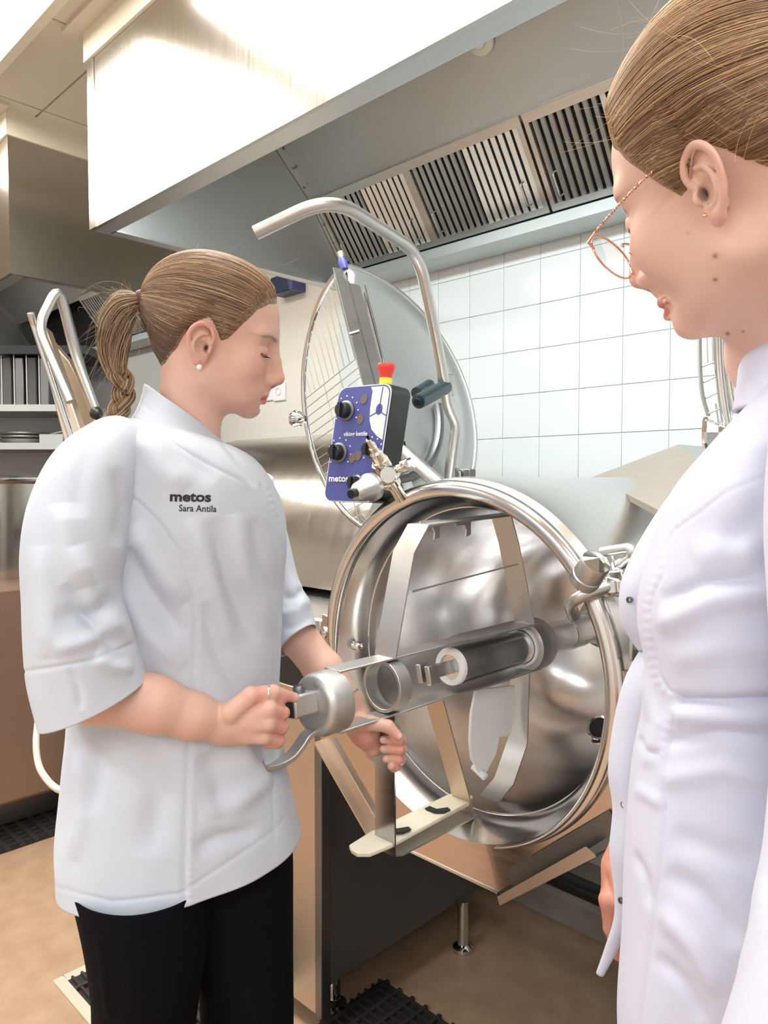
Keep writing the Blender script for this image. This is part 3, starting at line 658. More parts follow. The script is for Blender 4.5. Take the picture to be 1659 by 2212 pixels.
# ------------------------------------------------------------------ hand spray valve in front of it
sv0 = P(845, 1025, 1.42); sv = empty('spray_valve', sv0, 0, 'nickel plated water valve with lever knobs in front of the control box', 'valve')
S = lambda u, v, d: P(u, v, d) - sv0
def cone(a, b, prof, m, nm, n=20, sides=None):
    a, b = S(*a), S(*b); l = (b - a).length
    return MB().lathe([(t*l, r) for t, r in prof], a, b - a, n).build(nm, M[m], sv, ang=30)
cone((795, 950, 1.36), (830, 1010, 1.40), [(0, 0), (0, .0045), (.25, .006), (.27, .008), (.4, .0085), (.45, .012), (.7, .0135), (.72, .016), (1, .0165), (1, 0)], 'brass', 'nozzle')
cone((797, 948, 1.355), (794, 944, 1.35), [(0, 0), (0, .0035), (1, .003)], 'gap' if False else 'black', 'nozzle_bore', 10)
cone((820, 1000, 1.40), (858, 1062, 1.44), [(0, 0), (0, .017), (.18, .0175), (.2, .0145), (.55, .0145), (.57, .0175), (.75, .0175), (.8, .012), (1.25, .012), (1.25, 0)], 'brass', 'valve_body')
cone((850, 1022, 1.43), (838, 1026, 1.37), [(0, .013), (.3, .0165), (.85, .0175), (1, .015), (1.0, 0)], 'chrome', 'side_cap')
cone((848, 1018, 1.42), (885, 1003, 1.41), [(0, .009), (.55, .009), (.58, .0135), (.98, .0135), (1, .012), (1, 0)], 'brass', 'branch')
cone((876, 1007, 1.41), (892, 1000, 1.40), [(0, .0), (0, .0125), (.8, .0125), (1, .010), (1, 0)], 'chrome', 'branch_cap', 6)
cone((852, 1046, 1.43), (800, 1058, 1.38), [(0, .007), (.35, .0085), (.4, .006), (1, .006)], 'brass', 'lever_stem')
cone((808, 1050, 1.39), (766, 1066, 1.345), [(0, 0), (0, .023), (.08, .027), (.25, .0275), (.38, .022), (.8, .0185), (.95, .014), (1, .010), (1, 0)], 'satin', 'hand_wheel', 28)
cone((768, 1064, 1.345), (758, 1068, 1.33), [(0, .009), (1, .008), (1, 0)], 'black', 'wheel_screw', 12)
# ================================================================== what stands further left
nk = empty('frying_pan_unit', (-2.0, 1.25, 0), 0, 'rounded steel lid and body of the machine left of the kettle', 'cooking machine')
of = Vector((-2.0, 1.25, 0))
def ext(prof, x0, x1, m, nm, t=None, **k):
    return MB().prism([Vector((x0, y, z)) - of for y, z in prof], (x1 - x0, 0, 0)).build(nm, M[m], nk, **k)
pf = [(1.34, 1.07)] + [(1.78 + .44*math.cos(a)*1.0, 1.12 + .42*math.sin(a)) for a in [math.pi - k*math.pi/22 for k in range(0, 12)]] + [(1.80, 1.54), (1.80, 1.07)]
ext(pf, -2.50, -1.40, 'hood', 'lid_cover', ang=30)
ext([(1.30, 1.0), (1.30, 1.055), (2.12, 1.055), (2.12, 1.0)], -2.52, -1.70, 'black', 'seal_gap')
ext([(1.28, .86), (1.28, 1.0), (2.12, 1.0), (2.12, .86)], -2.52, -1.70, 'satin', 'pan_rim')
ext([(1.36, .15), (1.36, .86), (2.12, .86), (2.12, .15)], -2.50, -1.71, 'darksteel', 'pan_body')
for x in (-2.4, -1.8):
    for y in (1.45, 2.0): MB().tube([Vector((x, y, 0)) - of, Vector((x, y, .16)) - of], .02, 12).build('leg', M['chrome'], nk)
# far kettle, its pillar with lifting arms, shelves and cabinet at the left edge
d = 2.35
c = P(-60, 1150, 3.1); fk = empty('far_kettle', (c.x, c.y, 0), 0, 'steel kettle with bright rim behind the left woman\'s shoulder', 'kettle')
MB().lathe([(.62, .30), (1.36, .34), (1.372, .355), (1.385, .350), (1.388, .335), (1.375, .325), (1.3, .32), (.66, .28), (.62, 0)], (0, 0, 0), (0, 0, 1), 72).build('pan', M['rim'], fk)
MB().tube([(math.cos(a)*.345, math.sin(a)*.345, 1.38) for a in [2*math.pi*k/72 for k in range(72)]], .014, 12, closed=True).build('rim', M['chrome'], fk)
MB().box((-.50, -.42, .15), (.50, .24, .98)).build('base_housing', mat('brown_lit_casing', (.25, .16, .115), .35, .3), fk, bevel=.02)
MB().prism([(-.52, -.46, 1.0), (.52, -.46, 1.0), (.52, -.20, 1.14), (-.52, -.20, 1.14)], (0, 0, .02)).build('sloping_ledge', M['hood_in'], fk)
MB().box((-.3, -.36, .016), (.34, .2, .15)).build('foot_frame', M['darksteel'], fk)
b0 = P(215, 1100, 2.75); ar = empty('lifting_pillar', (b0.x, b0.y, 0), 0, 'leaning steel arm with bent tubes at the left, behind the ponytail', 'arm')
S2 = lambda u, v, d: P(u, v, d) - Vector((b0.x, b0.y, 0))
m = MB(); m.prism([S2(70, 688, 2.45), S2(100, 712, 2.45), S2(175, 930, 2.45), S2(190, 1000, 2.45), S2(150, 1000, 2.45)], FW*.05); m.build('arm_blade', M['beige'], ar, bevel=.004)
m = MB(); m.prism([S2(95, 720, 2.55), S2(150, 780, 2.55), S2(205, 890, 2.55), S2(215, 1000, 2.55), S2(165, 1000, 2.55)], FW*.05); m.build('rear_blade', M['beige'], ar, bevel=.004)
MB().tube(fillet([S2(66, 676, 2.4), S2(75, 705, 2.42), S2(160, 960, 2.45)], .03), .012, 12).build('lever_tube', M['chrome'], ar)
MB().tube(fillet([S2(152, 868, 2.35), S2(82, 705, 2.38), S2(126, 618, 2.42), S2(160, 760, 2.5), S2(205, 880, 2.52)], .05), .0155, 14).build('bent_tube', M['satin'], ar)
MB().tube([S2(140, 650, 2.5), S2(200, 870, 2.55)], .010, 12).build('thin_tube', M['darksteel'], ar)
MB().ball(S2(208, 893, 2.45), .022, 12).build('pivot_cap', M['black'], ar)
MB().box((-.06, -.04, 0), (.08, .10, 1.46)).build('column', M['satin'], ar, bevel=.01)
# shelf unit
a = P(-260, 900, 3.55); sh = empty('steel_shelf', (a.x, a.y, 0), HEAD, 'steel shelf with trays at the left edge behind the arm', 'shelf')
for z, nm in ((1.37 + (1040-880)/1590*3.55, 'shelf_board'), (1.37 + (1040-962)/1590*3.55, 'shelf_board')):
    MB().box((-.3, 0, z - .02), (1.0, .4, z + .012)).build(nm, M['hood_in'], sh)
MB().box((-.3, .38, .83), (1.0, .40, 2.02)).build('back_panel', M['darksteel'], sh)
MB().box((-.3, 0, 1.98), (1.0, .4, 2.02)).build('top_board', M['black'], sh)
for x in (-.28, .95): MB().box((x - .015, .0, .83), (x + .015, .03, 2.0)).build('post', M['satin'], sh)
for i, x in enumerate(('leftmost, at the picture edge', 'second from the left', 'third from the left', 'rightmost, nearest the leaning arm')):
    b_ = P(15 + i*27, 842, 3.6); e = empty('upright_tray', (b_.x, b_.y, 1.37 + (1040-880)/1590*3.55 + .012), HEAD, 'grey upright tray on the upper shelf, ' + x, 'tray', 'upright trays on the upper shelf')
    MB().box((-.024, 0, 0), (.022, .25, .235)).build('tray_body', M['darksteel'] if i % 2 else M['panel'], e, bevel=.006)
    MB().box((-.026, -.004, 0), (-.020, .0, .24)).build('tray_edge', M['hood_in'], e)
zz = 1.37 + (1040-962)/1590*3.55 + .012
for i, (u, l, t) in enumerate(((30, .22, 'stack of pale pans on the lower shelf at far left'), (100, .14, 'small pale box on the lower shelf beside the pans'))):
    b_ = P(u, 950, 3.6); e = empty('pan_stack' if i == 0 else 'small_box', (b_.x, b_.y, zz), HEAD, t, 'pans' if i == 0 else 'box')
    if i == 0:
        for k in range(3): MB().lathe([(0, 0), (0, .10), (.022, .125), (.024, .12), (.004, .095), (.004, 0)], (0, .13, k*.017), (0, 0, 1), 28).build('pan', M['satin'], e)
        MB().strip([(.12, .12, .05), (.30, .10, .085)], (0, .02, 0), .005).build('pan_handle', M['satin'], e)
    else: MB().box((-.06, .05, 0), (.06, .2, .05)).build('box_body', M['hood_in'], e, bevel=.004)
# dark cabinet with hose and small chrome tap low at the left
c = on(20, 1645, Z=.02); cb2 = empty('dark_cabinet', (c.x - .3, c.y + .10, 0), 0, 'dark brown steel cabinet front low at the left edge', 'cabinet')
MB().box((-1.3, 0, .10), (.75, .6, .80)).build('body', mat('dark_brown_steel', (.085, .062, .05), .4, .3), cb2, bevel=.005)
MB().box((-1.28, .03, 0), (.73, .58, .10)).build('plinth', M['black'], cb2)
MB().box((-1.3, -.02, .78), (.75, .0, .82)).build('top_edge', M['satin'], cb2)
c = P(98, 1636, 3.15); ts = empty('floor_tap', (c.x, c.y, 0), HEAD, 'small chrome tap near the floor under the left woman\'s sleeve', 'tap')
MB().lathe([(0, .014), (.04, .014), (.045, 0)], (-.012, 0, c.z - .02), (1, 0, .25), 14, caps=True).build('tap_body', M['chrome'], ts)
MB().tube([(0, 0, 0), (0, 0, c.z - .02)], .008, 10).build('riser', M['chrome'], ts)
MB().ball((.035, 0, c.z + .004), .015, 12).build('tap_knob', M['chrome'], ts)
hs = smooth_path([P(84, 1540, 1.95), P(78, 1600, 1.9), P(83, 1650, 1.86), P(100, 1682, 1.82), P(125, 1705, 1.78), P(170, 1725, 1.78), P(235, 1850, 1.82), P(270, 2050, 1.84), P(290, 2225, 1.84), on(300, 2262, Z=.01)], 6)
h_ = MB().tube(hs, .0085, 12).build('hanging_hose', M['hose']); tag(h_, 'pale rubber hose hanging in a loop beside the left woman\'s hip', 'hose')
# grid and chrome arm of the next kettle, seen under the near woman's chin
g0 = P(1545, 900, 1.25); gl = empty('side_grid', g0, 0, 'chrome arm and rung grid under the near woman\'s chin', 'grid')
S3 = lambda u, v, d=1.25: P(u, v, d) - g0
MB().strip(smooth_path([S3(1511, 700), S3(1512, 790), S3(1517, 850), S3(1530, 898)], 5), RT*.009 + FW*.01, .003).build('side_rail', M['hood_in'], gl)
for a, b in (((1516, 792), (1545, 781)), ((1520, 826), (1549, 812)), ((1525, 860), (1553, 846)), ((1530, 893), (1562, 880)), ((1550, 918), (1566, 911))):
    MB().tube([S3(*a), S3(*b)], .0016, 8).build('rung', M['satin'], gl)
for x in (1527, 1538): MB().tube([S3(x, 700), S3(x + 2, 788)], .0012, 8).build('rung', M['satin'], gl)
MB().tube([S3(1546, 872), S3(1553, 918)], .0016, 8).build('rung', M['satin'], gl)
MB().tube(smooth_path([S3(1550, 690), S3(1552, 780), S3(1560, 860), S3(1573, 940)], 4), .0075, 14).build('chrome_tube', M['chrome'], gl)
MB().tube(smooth_path([S3(1563, 690, 1.27), S3(1567, 780, 1.27), S3(1576, 850, 1.27), S3(1590, 920, 1.27)], 4), .007, 14).build('chrome_tube', M['chrome'], gl)
m = MB(); m.prism([S3(1570, 690, 1.33), S3(1640, 690, 1.33), S3(1640, 980, 1.33), S3(1592, 960, 1.33)], FW*.01); m.build('lid_plate', M['beige'], gl)
MB().lathe([(0, .0), (0, .026), (.004, .027), (.008, .025), (.024, .014), (.034, .010), (.035, 0)], S3(1519, 935), RT - FW*.55, 8).build('cone_knob', M['chrome'], gl, ang=5)
# ================================================================== organic shapes: distance fields and a surface-net mesher
A = lambda *x: np.array(x, dtype=np.float32)
def ell(p, c, r, R=None):
    q = p - A(*c)
    if R is not None: q = q @ R
    r = A(*r); k0 = np.linalg.norm(q / r, axis=1); k1 = np.linalg.norm(q / (r*r), axis=1)
    return k0*(k0 - 1)/np.maximum(k1, 1e-6)
def cap(p, a, b, ra, rb=None):
    rb = ra if rb is None else rb; a = A(*a); b = A(*b); ba = b - a; pa = p - a
    t = np.clip((pa @ ba)/max(float(ba @ ba), 1e-12), 0, 1)
    return np.linalg.norm(pa - t[:, None]*ba, axis=1) - (ra + (rb - ra)*t)
def chain(p, pts, rs, k=.0):
    d = None
    for i in range(len(pts)-1):
        e = cap(p, pts[i], pts[i+1], rs[i], rs[i+1]); d = e if d is None else (smin(d, e, k) if k else np.minimum(d, e))
    return d
def smin(a, b, k):
    h = np.clip(.5 + .5*(b - a)/k, 0, 1); return b*(1-h) + a*h - k*h*(1-h)
def smax(a, b, k): return -smin(-a, -b, k)
def sst(x, a, b):
    t = np.clip((x - a)/(b - a), 0, 1); return t*t*(3 - 2*t)
def surf_net(f, lo, hi, h, refine=2, S=6):
    lo = np.array(lo, float); hi = np.array(hi, float)
    nb = np.ceil((hi - lo)/(h*S)).astype(int); n = nb*S
    g = [lo[i] + h*(np.arange(nb[i])*S + (S-1)/2) for i in range(3)]
    C = np.stack(np.meshgrid(*g, indexing='ij'), -1).reshape(-1, 3).astype(np.float32)
    fc = f(C); act = np.abs(fc) < h*S*1.35
    D = np.repeat(np.repeat(np.repeat(np.where(fc > 0, 1., -1.).astype(np.float32).reshape(nb), S, 0), S, 1), S, 2)
    Mk = np.repeat(np.repeat(np.repeat(act.reshape(nb), S, 0), S, 1), S, 2)
    idx = np.argwhere(Mk); pts = (lo + idx*h).astype(np.float32)
    D[idx[:, 0], idx[:, 1], idx[:, 2]] = np.concatenate([f(pts[i:i+400000]) for i in range(0, len(pts), 400000)])
    s = D < 0
    cs = sum(s[i:n[0]-1+i, j:n[1]-1+j, k:n[2]-1+k].astype(np.int8) for i in (0, 1) for j in (0, 1) for k in (0, 1))
    cells = np.argwhere((cs > 0) & (cs < 8))
    vid = np.full(tuple(n - 1), -1, np.int64); vid[tuple(cells.T)] = np.arange(len(cells))
    acc = np.zeros((len(cells), 3)); cnt = np.zeros(len(cells))
    cor = [(i, j, k) for i in (0, 1) for j in (0, 1) for k in (0, 1)]
    for a in cor:
        for ax in range(3):
            if a[ax]: continue
            b = list(a); b[ax] = 1
            ia = cells + a; ib = cells + b
            da = D[tuple(ia.T)]; db = D[tuple(ib.T)]; m = (da < 0) != (db < 0)
            t = np.where(m, da/np.where(m, da - db, 1), 0)
            p = np.array(a, float) + np.zeros((len(cells), 3)); p[:, ax] += t
            acc[m] += p[m]; cnt[m] += 1
    V_ = lo + (cells + acc/np.maximum(cnt, 1)[:, None])*h
    faces = []
    for ax in range(3):
        o1, o2 = [i for i in range(3) if i != ax]
        sl0 = [slice(1, n[i]-1) for i in range(3)]; sl1 = list(sl0); sl0[ax] = slice(0, n[ax]-1); sl1[ax] = slice(1, n[ax])
        s0 = s[tuple(sl0)]; s1 = s[tuple(sl1)]; e = np.argwhere(s0 != s1)
        fl_p = s0[tuple(e.T)]
        e = e.copy(); e[:, o1] += 1; e[:, o2] += 1
        q = []
        for d1, d2 in ((0, 0), (1, 0), (1, 1), (0, 1)):
            c = e.copy(); c[:, o1] -= d1; c[:, o2] -= d2; q.append(vid[tuple(c.T)])
        q = np.stack(q, 1)
        flip = fl_p if ax != 1 else ~fl_p
        q[flip] = q[flip][:, ::-1]
        faces.append(q[(q >= 0).all(1)])
    F_ = np.concatenate(faces)
    for _ in range(refine):
        P_ = V_.astype(np.float32); e = h*.25; d0 = f(P_)
        G = np.stack([f(P_ + A(*(e*np.eye(3)[i]))) - f(P_ - A(*(e*np.eye(3)[i]))) for i in range(3)], 1)/(2*e)
        g2 = np.maximum((G*G).sum(1), .2); st_ = np.clip(d0/g2, -h*.5, h*.5); V_ = V_ - G*st_[:, None]
    return V_, F_
def mesh_np(name, v, f, m, parent=None, col=None, smooth=True):
    me = bpy.data.meshes.new(name); v = np.asarray(v, np.float32); f = np.asarray(f, np.int32)
    k = f.shape[1]
    me.vertices.add(len(v)); me.vertices.foreach_set('co', v.ravel())
    me.loops.add(f.size); me.loops.foreach_set('vertex_index', f.ravel())
    me.polygons.add(len(f)); me.polygons.foreach_set('loop_start', np.arange(len(f), dtype=np.int32)*k)
    me.polygons.foreach_set('loop_total', np.full(len(f), k, np.int32))
    me.update(calc_edges=True); me.validate()
    if col is not None:
        ca = me.color_attributes.new('Col', 'FLOAT_COLOR', 'POINT'); c4 = np.ones((len(v), 4), np.float32); c4[:, :3] = col; ca.data.foreach_set('color', c4.ravel())
    if m: me.materials.append(m)
    if smooth: me.shade_smooth()
    o = bpy.data.objects.new(name, me); COL.objects.link(o)
    if parent: o.parent = parent
    return o
def join_np(parts):
    vs, fs, cs, n = [], [], [], 0
    for v, f, c in parts:
        vs.append(v); fs.append(np.asarray(f) + n); cs.append(np.broadcast_to(c, (len(v), 3))); n += len(v)
    return np.concatenate(vs), np.concatenate(fs), np.concatenate(cs)
def colmat(name, rough, sss=0.0, spec=.5, bump=None, **kw):
    m = mat(name, (1, 1, 1), rough, 0, spec, bump=bump, **kw); nt = m.node_tree; at = nt.nodes.new('ShaderNodeAttribute'); at.attribute_name = 'Col'
    nt.links.new(at.outputs['Color'], nt.nodes['Principled BSDF'].inputs['Base Color'])
    if sss:
        b = nt.nodes['Principled BSDF']; b.inputs['Subsurface Weight'].default_value = sss; b.inputs['Subsurface Radius'].default_value = (1, .35, .2); b.inputs['Subsurface Scale'].default_value = .006
    return m
M['skin'] = colmat('skin', .46, .12, .4, bump=(900, .08))
M['hair'] = colmat('hair', .42, 0, .6)
def rot_head(yaw, pitch, roll):
    f = np.array([math.cos(yaw)*math.cos(pitch), math.sin(yaw)*math.cos(pitch), -math.sin(pitch)])
    u0 = np.array([math.cos(yaw)*math.sin(pitch), math.sin(yaw)*math.sin(pitch), math.cos(pitch)])
    l0 = np.cross(u0, f); l = l0*math.cos(roll) + u0*math.sin(roll); return np.stack([f, l, np.cross(f, l)], 1)
# ------------------------------------------------------------------ the head, in its own frame: x forward, y left, z up, origin between the ears
HEADFILL = [1.0]      # fuller around the mouth for the first woman
def head_sdf(p, neck_to, smile=0.0, nostril=True, open_mouth=0.0, full=True):
    x, y, z = p[:, 0], p[:, 1], p[:, 2]
    ps = p.copy(); ps[:, 1] = np.abs(ps[:, 1])                       # mirrored halves
    d = ell(p, (-.012, 0, .043), (.094, .0735, .078))
    d = smin(d, ell(p, (.020, 0, .045), (.070, .062, .066)), .02)
    d = smin(d, ell(p, (.026, 0, -.018), (.062, .058, .074)), .02)
    d = smin(d, cap(ps, (.074, .008, -.080), (.006, .046, -.048), .0145, .017), .030)   # jaw line
    d = smin(d, ell(p, (.076, 0, -.080), (.0165, .017, .0145)), .014)                 # chin
    d = smin(d, ell(ps, (.0595, .034, -.016), (.026, .026, .030)), .022)                # cheeks
    d = smin(d, cap(ps, (.082, .010, .034), (.070, .045, .034), .0095, .0085), .016)   # brow
    if HEADFILL[0]: d = smin(d, ell(ps, (.064, .020, -.052), (.027, .024, .026)), .018)
    nk = cap(p, (-.022, 0, -.035), neck_to, .0450, .0475)
    d = smin(d, nk, .028)
    if not full: return d
    es = ell(ps, (.093, .030, .013), (.014, .019, .013)); d = smax(d, -es, .014)       # sockets
    d = smin(d, ell(ps, (.0715, .031, .0095), (.0150, .0155, .0145)), .005)            # closed lids over the eyeball
    d = smax(d, -cap(ps, (.0868, .020, .0035), (.078, .044, .005), .0011, .0009), .002)   # lash crease
    d = smax(d, -cap(ps, (.086, .019, .0185), (.076, .045, .0175), .0012), .004)      # lid fold
    # nose
    d = smin(d, chain(p, [(.0875, 0, .024), (.0985, 0, -.002), (.1085, 0, -.023)], [.0075, .0082, .0088], .004), .013)
    d = smin(d, cap(p, (.083, 0, .018), (.090, 0, -.030), .0105, .014), .010)
    d = smin(d, ell(p, (.1085, 0, -.0275), (.0088, .0095, .0082)), .006)
    d = smin(d, ell(ps, (.0975, .0118, -.0325), (.0088, .0058, .0068)), .006)
    d = smin(d, cap(p, (.104, 0, -.036), (.094, 0, -.044), .0042, .004), .006)
    if nostril: d = smax(d, -ell(ps, (.1005, .0062, -.0385), (.0052, .0030, .0045)), .0022)
    # mouth
    om = open_mouth
    d = smin(d, cap(p, (.089, 0, -.048), (.086, 0, -.060), .0095, .0105), .014)
    d = smax(d, -cap(p, (.1010, 0, -.044), (.0990, 0, -.053), .0016, .002), .004)      # philtrum
    d = smin(d, chain(ps, [(.0955, .000, -.0570), (.0935, .008, -.0565), (.0845, .022, -.0605 + smile)], [.0046, .0048, .0016], .002), .0035)
    d = smin(d, chain(ps, [(.0935, .000, -.0665 - om), (.0915, .009, -.0660 - om), (.0845, .021, -.0618 + smile)], [.0056, .0052, .0018], .002), .0035)
    d = smax(d, -chain(ps, [(.1012, 0, -.0612 - om*.5), (.0975, .010, -.0612 - om*.5), (.086, .0245, -.0610 + smile)], [.0009 + om*.45, .0009 + om*.4, .0010], .001), .0022)
    d = smax(d, -cap(ps, (.0935, 0, -.0755 - om), (.090, .010, -.0745 - om), .0030), .008)  # under the lip
    return d
def ear_mesh(s, h=.0009):
    # ear frame: (forward, up, out)
    def f(p):
        q = p.copy(); q[:, 2] = p[:, 2] - .42*np.maximum(0, -(p[:, 0] - .006)) - .05*np.maximum(0, p[:, 1])
        hx = [(.006, .000, .001), (.0115, .006, .003), (.0125, .015, .005), (.007, .0255, .0055), (-.003, .0300, .0055), (-.013, .0265, .0055), (-.0195, .017, .005), (-.0205, .005, .0045), (-.0165, -.008, .004), (-.010, -.0185, .0035), (-.003, -.0245, .003)]
        hr = [.0016, .0022, .0028, .0032, .0034, .0035, .0035, .0034, .0032, .0034, .004]
        hq = smooth_path(hx, 4); hw = list(np.interp(np.linspace(0, 1, len(hq)), np.linspace(0, 1, len(hr)), hr)); d = chain(q, [tuple(t) for t in hq], hw)
        plate = ell(q, (-.004, .004, -.0015), (.0155, .024, .0036)); d = smin(d, plate, .004)
        d = smin(d, ell(q, (.001, -.0245, .0012), (.0080, .0082, .0040)), .006)
        d = smin(d, cap(q, (.006, -.018, -.001), (.012, .006, -.004), .004, .005), .006)
        ah = [(.004, .0165, .002), (-.006, .013, .004), (-.0120, .004, .0052), (-.0105, -.007, .0052), (-.004, -.0145, .0045), (.003, -.0155, .0035)]
        aq = smooth_path(ah, 4); d = smin(d, chain(q, [tuple(t) for t in aq], list(np.interp(np.linspace(0, 1, len(aq)), np.linspace(0, 1, 6), [.0016, .0024, .0028, .0027, .0024, .002]))), .003)
        d = smin(d, ell(q, (.0105, -.0055, .0035), (.0035, .0055, .0038)), .003)
        d = smax(d, -ell(q, (-.001, -.0035, .0045), (.0085, .0098, .0072)), .003)
        d = smax(d, -ell(q, (.0055, -.004, -.001), (.0028, .0050, .0120)), .002)
        d = smax(d, -ell(q, (.000, .0215, .0045), (.0085, .0030, .0030)), .002)
        root = cap(q, (.004, .010, -.012), (.003, -.014, -.012), .008); d = smin(d, root, .008)
        return d
    v, fc = surf_net(f, (-.034, -.040, -.024), (.026, .042, .026), h, 1)
    q = v.copy(); q2 = v[:, 2] - .42*np.maximum(0, -(v[:, 0] - .006))
    dark = np.exp(-(((v[:, 0] - .005)/.0035)**2 + ((v[:, 1] + .004)/.006)**2))*(q2 < .0035)
    conch = np.exp(-(((v[:, 0] + .001)/.009)**2 + ((v[:, 1] + .003)/.011)**2))*(q2 < .005)
    rim = np.clip((np.hypot(v[:, 0] + .003, (v[:, 1] - .003)*.7) - .013)/.006, 0, 1)
    th = math.radians(-8); ef = np.array([math.cos(.30)*1, s*-math.sin(.30)*-1*.0 + s*math.sin(-.12), 0]); ef /= np.linalg.norm(ef)
    eu = np.array([-.16, 0.03*s, 1.0]); eu -= ef*(ef @ eu); eu /= np.linalg.norm(eu)
    eo = np.cross(ef, eu)*-1
    if eo[1]*s < 0: eo = -eo
    R = np.stack([ef, eu, eo], 0); w = v @ R + np.array([-.002, s*.0735, .002])
    if np.linalg.det(R) < 0: fc = fc[:, ::-1]
    return w, fc, dark, conch, rim
def make_head(origin, R, neck_view, skin, blush, ears=(1,), h=.0016, smile=0, om=0, moles=(), hairshade=None, lash=(.05, .03, .02), eark=1.0, earz=.002):
    R = np.array(R); O = np.array(origin); nk = (np.array(neck_view) - O) @ R
    f = lambda p: head_sdf(p, tuple(nk), smile, True, om)
    lo = np.minimum([-.125, -.09, -.13], nk - .07); hi = np.maximum([.135, .09, .14], nk + .07)
    v, fc = surf_net(f, lo, hi, h, 2)
    x, y, z = v.T; ay = np.abs(y); c = np.tile(np.array(skin, float), (len(v), 1))
    def mix(w, col, a=1.0):
        nonlocal c
        w = (np.clip(w, 0, 1)*a)[:, None]; c = c*(1-w) + np.array(col)*w
    g = lambda cx, cy, cz, sx, sy, sz: np.exp(-(((x-cx)/sx)**2 + ((ay-cy)/sy)**2 + ((z-cz)/sz)**2))
    mix(g(.075, .040, -.018, .03, .016, .020), blush, .55)
    mix(g(.112, 0, -.030, .010, .012, .010), blush, .55)
    mix(g(.07, .03, -.09, .03, .03, .02), blush, .2)
    lipc = np.array(blush)*np.array([.88, .60, .64])
    zt = -.0525 - 18*ay**2*.3; zb = -.0735 - om + ay*.40; zt = np.where(ay < .004, -.0535, zt) ; zc = -.061
    lip = sst(x, .084, .087)*sst(.0235 - ay, 0, .003)*sst(zt + .0008 + smile*ay/.022 - ay*.10 - z, 0, .0012)*sst(z - (zb), 0, .0015)
    mix(lip, lipc, .85)
    mix(np.exp(-((z + .0612 + om*.5 - smile*ay/.022)/.0010)**2)*(ay < .024)*(x > .082), lipc*.45, .8)
    mix(g(.101, .0062, -.038, .005, .0035, .004), np.array(skin)*.25, .95)
    # brows and lashes
    bz = .029 + .006*np.sin(np.clip((ay - .010)/.042, 0, 1)*2.4) - .002; mix(np.exp(-((z - bz)/.0024)**2)*sst(ay, .009, .014)*sst(.060 - ay, 0, .010)*(x > .05), np.array(lash)*3.2 + .03, .75)
    lz = .0035 + np.clip((ay-.020)/.024, 0, 1)*.0015; mix(np.exp(-((z - lz)/.0019)**2)*sst(ay, .017, .021)*sst(.049 - ay, 0, .004)*(x > .06), lash, .95)
    mix(g(.088, .031, .010, .02, .014, .006), np.array(skin)*np.array([.85, .74, .72]), .45)
    for (mx, my, mz, mr) in moles:
        mix(np.exp(-(((x-mx)**2 + (y-my)**2 + (z-mz)**2)/mr**2)), np.array(skin)*np.array([.42, .28, .2]), 1)
    parts = [(v, fc, c)]
    for s in ears:
        w, ff, dk, cn, rim = ear_mesh(s)
        w = (w - np.array([-.002, s*.0735, .002]))*eark + np.array([-.002, s*.0735, earz])
        ce = np.tile(np.array(skin, float), (len(w), 1)); 
        ce = ce*(1 - .35*rim[:, None]) + np.array(blush)*.35*rim[:, None]
        ce = ce*(1 - .22*cn[:, None]) + np.array(skin)*.55*.22*cn[:, None]; ce = ce*(1 - .93*dk[:, None]) + np.array([.05, .015, .01])*.93*dk[:, None]
        parts.append((w, ff, ce))
    v, fc, c = join_np(parts)
    return v @ R.T + O, fc, c, nk
def elaz(p, C=(0, 0, .03)):
    q = p - np.array(C); r = np.linalg.norm(q, axis=1); return np.degrees(np.arcsin(np.clip(q[:, 2]/r, -1, 1))), np.degrees(np.arctan2(np.abs(q[:, 1]), q[:, 0])), r
